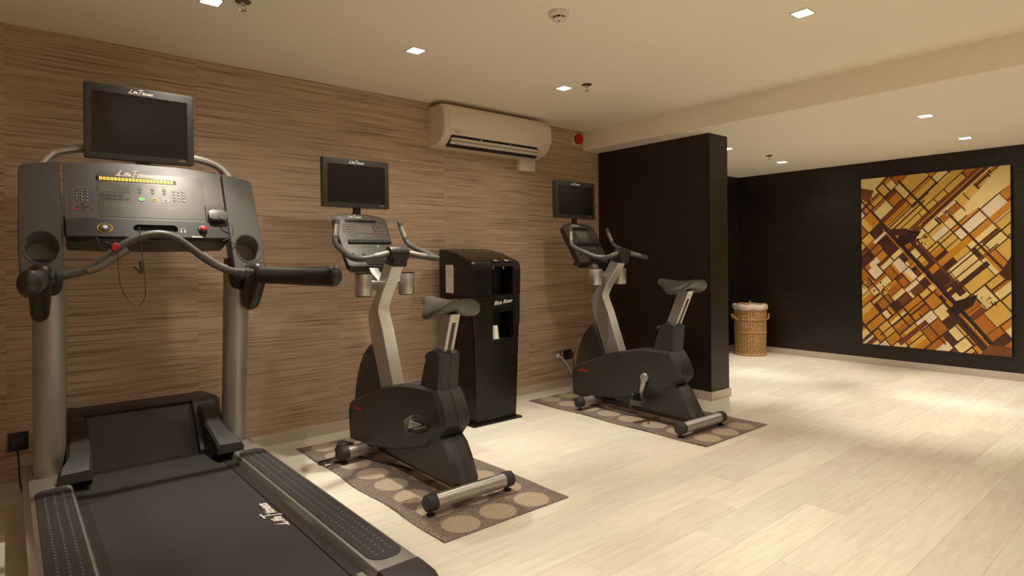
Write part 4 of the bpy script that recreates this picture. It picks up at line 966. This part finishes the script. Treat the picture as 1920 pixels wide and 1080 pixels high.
# bent tube behind the console carrying the tv
b_ = NB(); tube(b_, [(-0.425, 3.50, 1.58), (-0.405, 3.53, 1.66), (-0.355, 3.55, 1.722), (-0.27, 3.56, 1.752), (-0.12, 3.565, 1.765), (0.12, 3.565, 1.765), (0.27, 3.56, 1.752), (0.355, 3.55, 1.722), (0.405, 3.53, 1.66), (0.425, 3.50, 1.58)], 0.021, 16, 6); tp('tv_arch', b_, M_silver, smooth=60)
b_ = NB(); box(b_, -0.03, 0.03, 3.50, 3.575, 1.70, 1.82, 0.004, 1); tp('tv_stem', b_, M_blackp)
television(t, (-0.018, 3.45 - 2.7, 1.881), 0.466, 0.360, 0.02)
# curved pulse bar between the arm brackets
bar = [(-0.385, 3.10, 1.150), (-0.335, 3.10, 1.155), (-0.275, 3.10, 1.175), (-0.20, 3.10, 1.232), (-0.13, 3.10, 1.290), (-0.06, 3.10, 1.322), (0.0, 3.10, 1.330), (0.06, 3.10, 1.312), (0.13, 3.10, 1.260), (0.20, 3.10, 1.205), (0.275, 3.10, 1.165), (0.335, 3.10, 1.153), (0.385, 3.10, 1.150)]
b_ = NB(); tube(b_, bar, 0.0175, 14, 5); pb = tp('pulse_bar', b_, M_grip, smooth=60)
for sx in (-1, 1):
    b_ = NB(); lathe(b_, [(0.016, sx * 0.355), (0.0215, sx * 0.360), (0.0215, sx * 0.378), (0.016, sx * 0.385), (0.016, sx * 0.41)], (0, 3.10, 1.150), 'x', 18); tp('bar_clamp', b_, M_btn, par=pb)
    b_ = NB(); tube(b_, [(sx * 0.165 + (0.035 if sx < 0 else 0), 3.0985, 1.2365 + (0.025 if sx < 0 else 0.0)), (sx * 0.235, 3.0985, 1.186), (sx * 0.275, 3.0985, 1.1685)], 0.0181, 12, 4); tp('pulse_plate', b_, M_plate, par=pb, smooth=60)
# safety stop disc with its cord and clip
t2 = thing('safety_key', 'red round safety key with looped black cord on the treadmill bar', 'safety key', (0.362, 3.07, 1.268))
b_ = NB(); lathe(b_, [(0.0, 0.0), (0.016, 0.0), (0.019, 0.004), (0.019, 0.009), (0.015, 0.012)], (0, -0.012, 0), 'y', 24); obj('base', b_, M_blackp, t2)
b_ = NB(); lathe(b_, [(0.0, -0.016), (0.0145, -0.015), (0.0165, -0.012), (0.0165, -0.010)], (0, 0, 0), 'y', 24); obj('disc', b_, M_red, t2)
b_ = NB(); tube(b_, [(-0.012, 0.0, 0.0), (-0.035, 0.005, 0.006), (-0.048, 0.01, 0.014), (-0.030, 0.005, 0.022), (-0.012, 0, 0.012), (0.002, -0.004, 0.024), (0.008, -0.014, 0.0), (0.008, -0.016, -0.08), (0.020, -0.016, -0.175), (0.055, -0.016, -0.240), (0.090, -0.016, -0.248), (0.108, -0.016, -0.200), (0.104, -0.016, -0.10), (0.092, -0.014, 0.02), (0.088, -0.010, 0.082), (0.092, 0.010, 0.086)], 0.0019, 7, 7); obj('cord', b_, M_rubber, t2, smooth=60)
b_ = NB(); prism(b_, [(0.0, 0.0), (0.012, 0.004), (0.018, -0.05), (0.006, -0.055)], 'y', -0.022, -0.015, 0.001, 1); bmesh.ops.translate(b_, verts=b_.verts, vec=(0.083, 0, -0.060))
prism(b_, [(0.060, -0.085), (0.066, -0.080), (0.100, -0.112), (0.094, -0.118)], 'y', -0.024, -0.016, 0.001, 1); obj('clip', b_, M_rubber, t2)
b_ = NB(); tube(b_, [(0.315, 3.26, 1.318), (0.318, 3.24, 1.30), (0.330, 3.235, 1.26), (0.334, 3.236, 1.245)], 0.002, 6, 5); o = obj('loose_lead', b_, M_rubber, None, smooth=60); o.parent = t; o.matrix_parent_inverse = Matrix.Translation((-TC, -2.7, 0))

# ================================================================ WATER DISPENSER
t = thing('water_dispenser', 'tall black water dispenser between the two exercise bikes', 'water dispenser', (2.80, 3.50, 0))
b_ = NB(); rings = []
for z, w_, d_, off in ((0.012, 0.385, 0.400, 0.012), (0.10, 0.395, 0.405, 0.010), (0.60, 0.430, 0.425, 0.002), (0.700, 0.440, 0.430, 0.0), (0.735, 0.458, 0.432, 0.0), (0.93, 0.462, 0.435, 0.0)):
    rings.append([(p[0], 0.0 + off + d_ / 2 + p[1], z) for p in rrect(w_, d_, 0.022, 4)])
loft(b_, rings); lower = obj('lower_cabinet', b_, M_gloss, t, smooth=30)
b_ = NB(); SP = [(0.002, 0.933), (-0.004, 1.12), (0.002, 1.168), (0.014, 1.186), (0.040, 1.200), (0.20, 1.252), (0.36, 1.285), (0.425, 1.290), (0.435, 1.275), (0.435, 0.933)]
rings = []
for x_, k in ((-0.231, 0.93), (-0.226, 0.975), (-0.212, 0.995), (-0.19, 1.0), (0.19, 1.0), (0.212, 0.995), (0.226, 0.975), (0.231, 0.93)):
    rings.append([(x_, 0.22 + (p[0] - 0.22) * (1 - (1 - k) * 0.5), 0.933 + (p[1] - 0.933) * (1 - (1 - k) * 0.55)) for p in SP])
loft(b_, rings); upper = obj('upper_cabinet', b_, M_gloss, t, smooth=35)
def wcut(o, x0, x1, z0, z1, dep):
    q = NB(); box(q, x0 + 2.80, x1 + 2.80, 3.50 - 0.03, 3.50 + dep, z0, z1); bmesh.ops.translate(q, verts=q.verts, vec=(-2.80, -3.50, 0)); cut(o, q)
wcut(upper, -0.048, 0.152, 0.940, 1.152, 0.16)
wcut(lower, -0.046, 0.150, 0.610, 0.815, 0.16)
b_ = NB(); box(b_, -0.0475, 0.1515, 0.150, 0.158, 0.9405, 1.1515); box(b_, 0.046, 0.058, 0.10, 0.152, 0.9405, 1.1515); box(b_, -0.0455, 0.1495, 0.150, 0.158, 0.6105, 0.8145); obj('niche_lining', b_, M_slot, t, smooth=0)
b_ = NB(); lathe(b_, [(0.010, 1.152), (0.010, 1.135), (0.006, 1.130)], (0.0, 0.05, 0), 'z', 16); lathe(b_, [(0.010, 1.152), (0.010, 1.135), (0.006, 1.130)], (0.10, 0.05, 0), 'z', 16); obj('tap', b_, M_chrome, t)
b_ = NB(); box(b_, -0.050, 0.155, -0.0065, 0.004, 0.842, 0.926, 0.002, 1); obj('name_panel', b_, M_gloss, t)
q = NB(); w1 = text_mesh(q, 'Blue River', 0.042, 0, 0, 0.5, 0.0001)
bmesh.ops.translate(q, verts=q.verts, vec=(-w1 / 2, 0, 0)); bmesh.ops.rotate(q, verts=q.verts, cent=(0, 0, 0), matrix=Matrix.Rotation(0.10, 3, 'Z'))
obj('lettering', q, M_ink, t, smooth=0, xf=frame((0.052, -0.0072, 0.873), (1, 0, 0), (0, 0, 1)))
# touch pads on the sloping brow
for u, tx in ((0.0, 'hot'), (0.105, 'cold')):
    X = frame((u, 0.0235, 1.1925), (1, 0, 0), (0, 0.062, 0.030))
    b_ = NB(); prism(b_, rrect(0.088, 0.040, 0.004, 2), 'z', 0.0, 0.0022); tpd = obj('touch_pad', b_, M_screen, t, smooth=0, xf=X)
    b_ = NB(); tube(b_, [(-0.010, 0.010, 0.0028), (-0.007, -0.010, 0.0028), (0.007, -0.010, 0.0028), (0.010, 0.010, 0.0028), (0, 0.012, 0.0028), (-0.010, 0.010, 0.0028)], 0.0016, 6); tube(b_, [(0.010, 0.006, 0.0028), (0.017, 0.002, 0.0028), (0.009, -0.004, 0.0028)], 0.0012, 5); box(b_, 0.030, 0.034, -0.004, 0.004, 0.002, 0.003); obj('cup_symbol', b_, M_ink, tpd, smooth=0, xf=X)
b_ = NB(); prism(b_, [(-0.210, 0.02), (-0.2335, 0.02), (-0.2335, 0.04)], 'z', 0.1, 0.101); b_.free()
b_ = NB(); box(b_, -0.2335, -0.2315, 0.235, 0.335, 0.955, 1.165); st = obj('instruction_sticker', b_, M_paper, t, smooth=0)
q = NB()
for k in range(9): box(q, -0.2340, -0.2334, 0.25, 0.32 - (k * 37 % 3) * 0.012, 1.145 - k * 0.009, 1.148 - k * 0.009)
tube(q, [(-0.2338, 0.32, 1.04), (-0.2338, 0.29, 1.02), (-0.2338, 0.30, 0.99), (-0.2338, 0.26, 0.985)], 0.0012, 5); tube(q, [(-0.2338, 0.25, 1.05), (-0.2338, 0.27, 1.01), (-0.2338, 0.25, 0.975)], 0.0012, 5)
obj('printed_lines', q, M_ink2, st, smooth=0)
b_ = NB(); prism(b_, rrect(0.46, 0.46, 0.012, 3, -0.015, 0.200), 'z', 0.0, 0.011, 0.002, 1); obj('base_plate', b_, M_gloss, t)
t = thing('paper_cup', 'white cup standing in the lower opening of the water dispenser', 'cup', (2.802, 3.545, 0.610))
b_ = NB(); lathe(b_, [(0.0, 0.1), (0.026, 0.1), (0.0355, 0.002), (0.0355, 0.0), (0.034, 0.0), (0.025, 0.098)], (0, 0, 0), 'z', 28, cap=False); obj('wall', b_, M_cup, t, smooth=50)
b_ = NB(); tube(b_, [(0.036 * math.cos(a), 0.036 * math.sin(a), 0.0025) for a in [2 * PI * k / 28 for k in range(29)]], 0.0022, 6); obj('rim', b_, M_cup, t, smooth=60)

# ================================================================ WICKER BASKET
bx, by = 7.10, 3.84
t = thing('laundry_basket', 'tall round wicker laundry basket in the dark corner', 'basket', (bx, by, 0))
b_ = NB(); NS = 34; Hb = 0.60
def rad(z): return 0.172 + 0.012 * (z / Hb)
for k in range(NS):
    a = 2 * PI * k / NS; tube(b_, [(rad(z) * math.cos(a), rad(z) * math.sin(a), z) for z in (0.01, 0.2, 0.4, Hb)], 0.0052, 5)
o = obj('stakes', b_, M_wick, t, smooth=60); o['kind'] = 'stuff'
b_ = NB(); rows_ = 50; per = NS * 4
for j in range(rows_):
    z = 0.012 + j * (Hb - 0.02) / (rows_ - 1); ph = PI * (j % 2); pts = []
    rings = []
    for k in range(per):
        a = 2 * PI * k / per; r_ = rad(z) + 0.0062 * math.cos(a * NS / 2 + ph)
        c, s = math.cos(a), math.sin(a); q_ = 0.0060
        rings.append([b_.verts.new(((r_ + q_ * math.cos(e)) * c, (r_ + q_ * math.cos(e)) * s, z + q_ * math.sin(e))) for e in (0, PI / 2, PI, 3 * PI / 2)])
    for k in range(per):
        A, B = rings[k], rings[(k + 1) % per]
        for i in range(4): b_.faces.new((A[i], B[i], B[(i + 1) % 4], A[(i + 1) % 4]))
bmesh.ops.recalc_face_normals(b_, faces=b_.faces)
o = obj('weave', b_, M_wick, t, smooth=70); o['kind'] = 'stuff'
def ringtube(z, r_, q_, name, m, twist=0):
    b = NB(); P = 96
    pts = [((r_ + 0.002 * math.cos(2 * PI * k * 24 / P)) * math.cos(2 * PI * k / P), (r_ + 0.002 * math.cos(2 * PI * k * 24 / P)) * math.sin(2 * PI * k / P), z + 0.0015 * math.sin(2 * PI * k * 24 / P)) for k in range(P + 1)]
    tube(b, pts, q_, 7); return obj(name, b, m, t, smooth=60)
ringtube(0.014, rad(0) + 0.008, 0.011, 'braided_foot', M_wick); ringtube(0.285, rad(0.28) + 0.007, 0.0075, 'hoop', M_wick); ringtube(0.44, rad(0.44) + 0.007, 0.0075, 'hoop', M_wick); ringtube(Hb, rad(Hb) + 0.002, 0.009, 'braided_rim', M_wick)
b_ = NB(); prof = [(rad(Hb) + 0.006, 0.560), (rad(Hb) + 0.016, 0.566), (rad(Hb) + 0.024, 0.590), (rad(Hb) + 0.018, 0.618), (rad(Hb) - 0.005, 0.628), (rad(Hb) - 0.03, 0.618), (rad(Hb) - 0.035, 0.59)]
lathe(b_, prof, (0, 0, 0), 'z', 72, cap=False); rw = random.Random(5)
for v in b_.verts:
    a = math.atan2(v.co.y, v.co.x); s = 1 + 0.012 * math.sin(a * 13) + 0.010 * math.sin(a * 29 + 1); v.co.x *= s; v.co.y *= s; v.co.z += 0.005 * math.sin(a * 7)
obj('linen_liner', b_, M_linen, t, smooth=70)
b_ = NB(); lathe(b_, [(0.168, 0.612), (0.171, 0.620), (0.15, 0.628), (0.09, 0.634), (0.0, 0.636)], (0, 0, 0), 'z', 48); ld_ = obj('lid', b_, M_wick, t, smooth=40)
for r_ in (0.160, 0.133, 0.106, 0.080, 0.055, 0.030):
    b_ = NB(); tube(b_, [(r_ * math.cos(2 * PI * k / 48), r_ * math.sin(2 * PI * k / 48), 0.633 - 0.012 * (r_ / 0.19) ** 2 + 0.001 * (k % 2)) for k in range(49)], 0.0048, 5); obj('lid_coil', b_, M_wick, ld_, smooth=60)
b_ = NB(); tube(b_, [(-0.03, -0.02, 0.632), (-0.022, -0.015, 0.655), (0, 0, 0.662), (0.022, 0.015, 0.655), (0.03, 0.02, 0.632)], 0.009, 8, 4); obj('lid_handle', b_, M_wick, t, smooth=60)
for sg in (-1, 1):
    ax = Vector((math.sin(yaw), -math.cos(yaw), 0)) * sg; tx_ = Vector((-ax.y, ax.x, 0)); b_ = NB()
    pts = [ax * rad(.45) + tx_ * -0.075 + Vector((0, 0, 0.438)), ax * (rad(.45) + 0.028) + tx_ * -0.05 + Vector((0, 0, 0.462)), ax * (rad(.45) + 0.048) + Vector((0, 0, 0.500)), ax * (rad(.45) + 0.028) + tx_ * 0.05 + Vector((0, 0, 0.462)), ax * rad(.45) + tx_ * 0.075 + Vector((0, 0, 0.438))]
    tube(b_, pts, 0.0095, 8, 6); obj('handle', b_, M_wick, t, smooth=60)

# ================================================================ PAINTING (flat print on a deep canvas)
PY0, PY1, PZ0, PZ1 = 1.332, 2.650, 0.226, 2.070
PWW, PHH = PY1 - PY0, PZ1 - PZ0
t = thing('painting', 'large abstract canvas of amber and brown slanting tiles on the far wall', 'painting', (XF, PY1, PZ0))
b_ = NB(); box(b_, -0.048, 0.0, -PWW, 0, 0, PHH, 0.002, 1); cv = obj('canvas', b_, M_canvas_edge, t)
pal = {'cream': (0.86, 0.66, 0.29), 'pale': (0.84, 0.68, 0.48), 'straw': (0.72, 0.45, 0.085), 'amber': (0.60, 0.245, 0.012), 'orange': (0.44, 0.145, 0.006), 'rust': (0.19, 0.052, 0.009), 'brown': (0.070, 0.018, 0.008), 'dark': (0.024, 0.008, 0.005)}
names = list(pal); PM = [mat('print_' + k, v, 0.5, var=0.18, bscale=6) for k, v in pal.items()]
polys = []
def clip(poly, x0, x1, y0, y1):
    for ax, lim, sgn in ((0, x0, 1), (0, x1, -1), (1, y0, 1), (1, y1, -1)):
        out = []
        for i in range(len(poly)):
            a, b = poly[i - 1], poly[i]; da, db = (a[ax] - lim) * sgn, (b[ax] - lim) * sgn
            if (da >= 0) != (db >= 0):
                f = da / (da - db); out.append((a[0] + (b[0] - a[0]) * f, a[1] + (b[1] - a[1]) * f))
            if db >= 0: out.append(b)
        poly = out
        if len(poly) < 3: return []
    return poly
A1, A2 = math.radians(-52), math.radians(45)       # falling and rising directions on the picture
e1 = (math.cos(A1), math.sin(A1)); e2 = (math.cos(A2), math.sin(A2))
def P2(s, r_): return (s * e1[0] + r_ * e2[0], PHH + s * e1[1] + r_ * e2[1])   # s along the falling, r along the rising direction; origin top left
def quad(s0, s1, r0_, r1_, c, lift): polys.append(([P2(s0, r0_), P2(s1, r0_), P2(s1, r1_), P2(s0, r1_)], c, lift))
pr = random.Random(21)
def light_at(s, r_):
    x, z = P2(s, r_); u, v = x / PWW, 1 - z / PHH
    return math.exp(-((u - 0.85) ** 2 + (v - 0.22) ** 2) / 0.10) + 0.6 * math.exp(-((u - 0.15) ** 2 + (v - 0.62) ** 2) / 0.02) + 0.6 * math.exp(-((u - 0.9) ** 2 + (v - 0.72) ** 2) / 0.015) + 0.5 * math.exp(-((u - 0.45) ** 2 + (v - 0.95) ** 2) / 0.02) + 0.5 * math.exp(-((u - 0.05) ** 2 + (v - 0.02) ** 2) / 0.01)
def split(s0, s1, r0_, r1_, d):
    ds, dr = s1 - s0, r1_ - r0_
    lim = 0.10 + 0.16 * light_at((s0 + s1) / 2, (r0_ + r1_) / 2)
    if (ds < lim and dr < lim * 1.4) or d > 9:
        L = light_at((s0 + s1) / 2, (r0_ + r1_) / 2)
        c = pr.choices(names, [3 + 14 * L, 0.8 + 7 * L, 5 + 2 * L, 5, 4, 2.2 * (L < 0.3), 2.0 * (L < 0.3), 0.6 * (L < 0.3)])[0]
        g = pr.choice((0.004, 0.006, 0.010)); quad(s0 + g, s1 - g, r0_ + g, r1_ - g, c, 0)
        k = pr.random()
        if k < 0.35 and dr > 0.06:     # a band of another tone across one side
            quad(s0 + g, s0 + ds * pr.uniform(0.25, 0.5), r0_ + g, r1_ - g, pr.choice(('amber', 'orange', 'straw', 'rust')), 1)
        elif k < 0.6 and ds > 0.05: quad(s0 + g, s1 - g, r0_ + g, r0_ + dr * pr.uniform(0.2, 0.45), pr.choice(('cream', 'straw', 'amber', 'brown')), 1)
        return
    f = pr.uniform(0.34, 0.66)
    if ds > dr * 0.8: m_ = s0 + ds * f; split(s0, m_, r0_, r1_, d + 1); split(m_, s1, r0_, r1_, d + 1)
    else: m_ = r0_ + dr * f; split(s0, s1, r0_, m_, d + 1); split(s0, s1, m_, r1_, d + 1)
split(-1.4, 3.0, -1.7, 2.6, 0)
# long dark beams, pale streaks and the dark knots, laid over the tiles as in the print
def uv(u, v): # picture fractions to (s, r)
    x, z = u * PWW, -v * PHH; det = e1[0] * e2[1] - e1[1] * e2[0]
    return ((x * e2[1] - z * e2[0]) / det, (e1[0] * z - e1[1] * x) / det)
def beam_fall(u, v, s_len, wd, c, lift): s, r_ = uv(u, v); quad(s, s + s_len, r_ - wd / 2, r_ + wd / 2, c, lift)
def beam_rise(u, v, r_len, wd, c, lift): s, r_ = uv(u, v); quad(s - wd / 2, s + wd / 2, r_, r_ + r_len, c, lift)
for a in ((0.18, 0.30, 1.55, 0.030, 'dark', 3), (0.165, 0.31, 1.55, 0.012, 'amber', 4), (0.0, 0.13, 0.5, 0.018, 'brown', 3), (0.28, 0.03, 0.62, 0.022, 'brown', 3), (0.36, 0.36, 0.75, 0.075, 'brown', 2), (0.40, 0.38, 0.55, 0.020, 'rust', 3), (0.60, 0.22, 0.75, 0.022, 'brown', 3), (0.70, 0.12, 0.60, 0.014, 'rust', 3), (0.62, 0.76, 0.60, 0.080, 'brown', 2), (0.66, 0.77, 0.45, 0.020, 'rust', 3), (0.56, 0.70, 0.85, 0.018, 'dark', 3), (0.05, 0.60, 0.65, 0.016, 'brown', 3), (0.42, 0.80, 0.38, 0.014, 'brown', 3)): beam_fall(*a)
for a in ((-0.02, 0.50, 0.90, 0.014, 'dark', 3), (0.16, 0.34, 1.30, 0.012, 'dark', 3), (0.22, 0.34, 1.2, 0.075, 'straw', 2), (0.27, 0.33, 1.2, 0.010, 'brown', 3), (0.38, 0.33, 0.95, 0.085, 'rust', 2), (0.42, 0.30, 0.9, 0.016, 'amber', 3), (0.45, 0.29, 0.8, 0.022, 'brown', 3), (0.47, 0.30, 0.8, 0.012, 'cream', 4), (0.55, 0.62, 0.95, 0.012, 'dark', 3), (0.50, 0.56, 0.95, 0.060, 'amber', 2), (0.46, 0.48, 0.95, 0.012, 'brown', 3), (0.10, 0.39, 0.16, 0.030, 'pale', 5), (0.07, 0.53, 0.11, 0.055, 'pale', 5), (0.42, 0.85, 0.13, 0.030, 'pale', 5), (0.14, 0.94, 0.75, 0.012, 'brown', 3), (0.57, 0.72, 0.55, 0.05, 'brown', 2), (0.28, 0.98, 0.35, 0.05, 'rust', 2), (0.60, 0.64, 0.6, 0.014, 'rust', 4)): beam_rise(*a)
for pts, c in (([(0.26, 0.39), (0.30, 0.32), (0.44, 0.33), (0.40, 0.37), (0.30, 0.42)], 'dark'), ([(0.62, 0.78), (0.66, 0.72), (0.80, 0.68), (0.77, 0.74), (0.68, 0.79)], 'dark'), ([(0.18, 0.31), (0.34, 0.31), (0.36, 0.35), (0.22, 0.35)], 'brown'), ([(0.0, 0.0), (0.19, 0.0), (0.10, 0.075), (0.0, 0.055)], 'cream'), ([(0.0, 0.055), (0.10, 0.075), (0.06, 0.15), (0.0, 0.12)], 'rust'), ([(0.81, 1.0), (0.87, 0.945), (1.0, 0.95), (1.0, 1.0)], 'rust'), ([(0.94, 0.0), (1.0, 0.0), (1.0, 0.10), (0.74, 0.255), (0.72, 0.20)], 'cream'), ([(0.93, 0.57), (1.0, 0.47), (1.0, 0.60), (0.97, 0.60)], 'brown')):
    polys.append(([(u * PWW, PHH * (1 - v)) for u, v in pts], c, 6))
for (cu_, cv_) in ((0.62, 0.24), (0.44, 0.37), (0.17, 0.66), (0.86, 0.72), (0.05, 0.64)):   # little clusters of bright and dark chips
    for k in range(16):
        s, r_ = uv(cu_ + pr.uniform(-0.045, 0.045), cv_ + pr.uniform(-0.035, 0.035)); a_, b2 = pr.uniform(0.008, 0.03), pr.uniform(0.005, 0.012)
        if k % 2: a_, b2 = b2, a_
        quad(s, s + a_, r_, r_ + b2, pr.choice(('dark', 'dark', 'cream', 'pale', 'amber')), 7)
b_ = NB(); m_ = 0.004; nl = 0
polys.sort(key=lambda q: q[2])
for poly, c, lift in polys:
    nl += lift > 1; dep = -0.0484 - 0.0001 * min(lift, 2) - 0.00004 * nl
    q = clip(poly, m_, PWW - m_, m_, PHH - m_)
    if len(q) < 3: continue
    vs = []
    for p in q:
        if not vs or (Vector((p[0], p[1])) - Vector(vs[-1])).length > 1e-5: vs.append(p)
    if len(vs) < 3: continue
    f = b_.faces.new([b_.verts.new((dep, -p[0], p[1])) for p in vs]); f.material_index = names.index(c)
box_ = b_.faces.new([b_.verts.new(p) for p in ((-0.04835, -m_, m_), (-0.04835, -m_, PHH - m_), (-0.04835, -PWW + m_, PHH - m_), (-0.04835, -PWW + m_, m_))]); box_.material_index = names.index('brown')
b_.normal_update()
for f in b_.faces:
    if f.normal.x > 0: f.normal_flip()
obj('printed_picture', b_, PM, t, smooth=0)
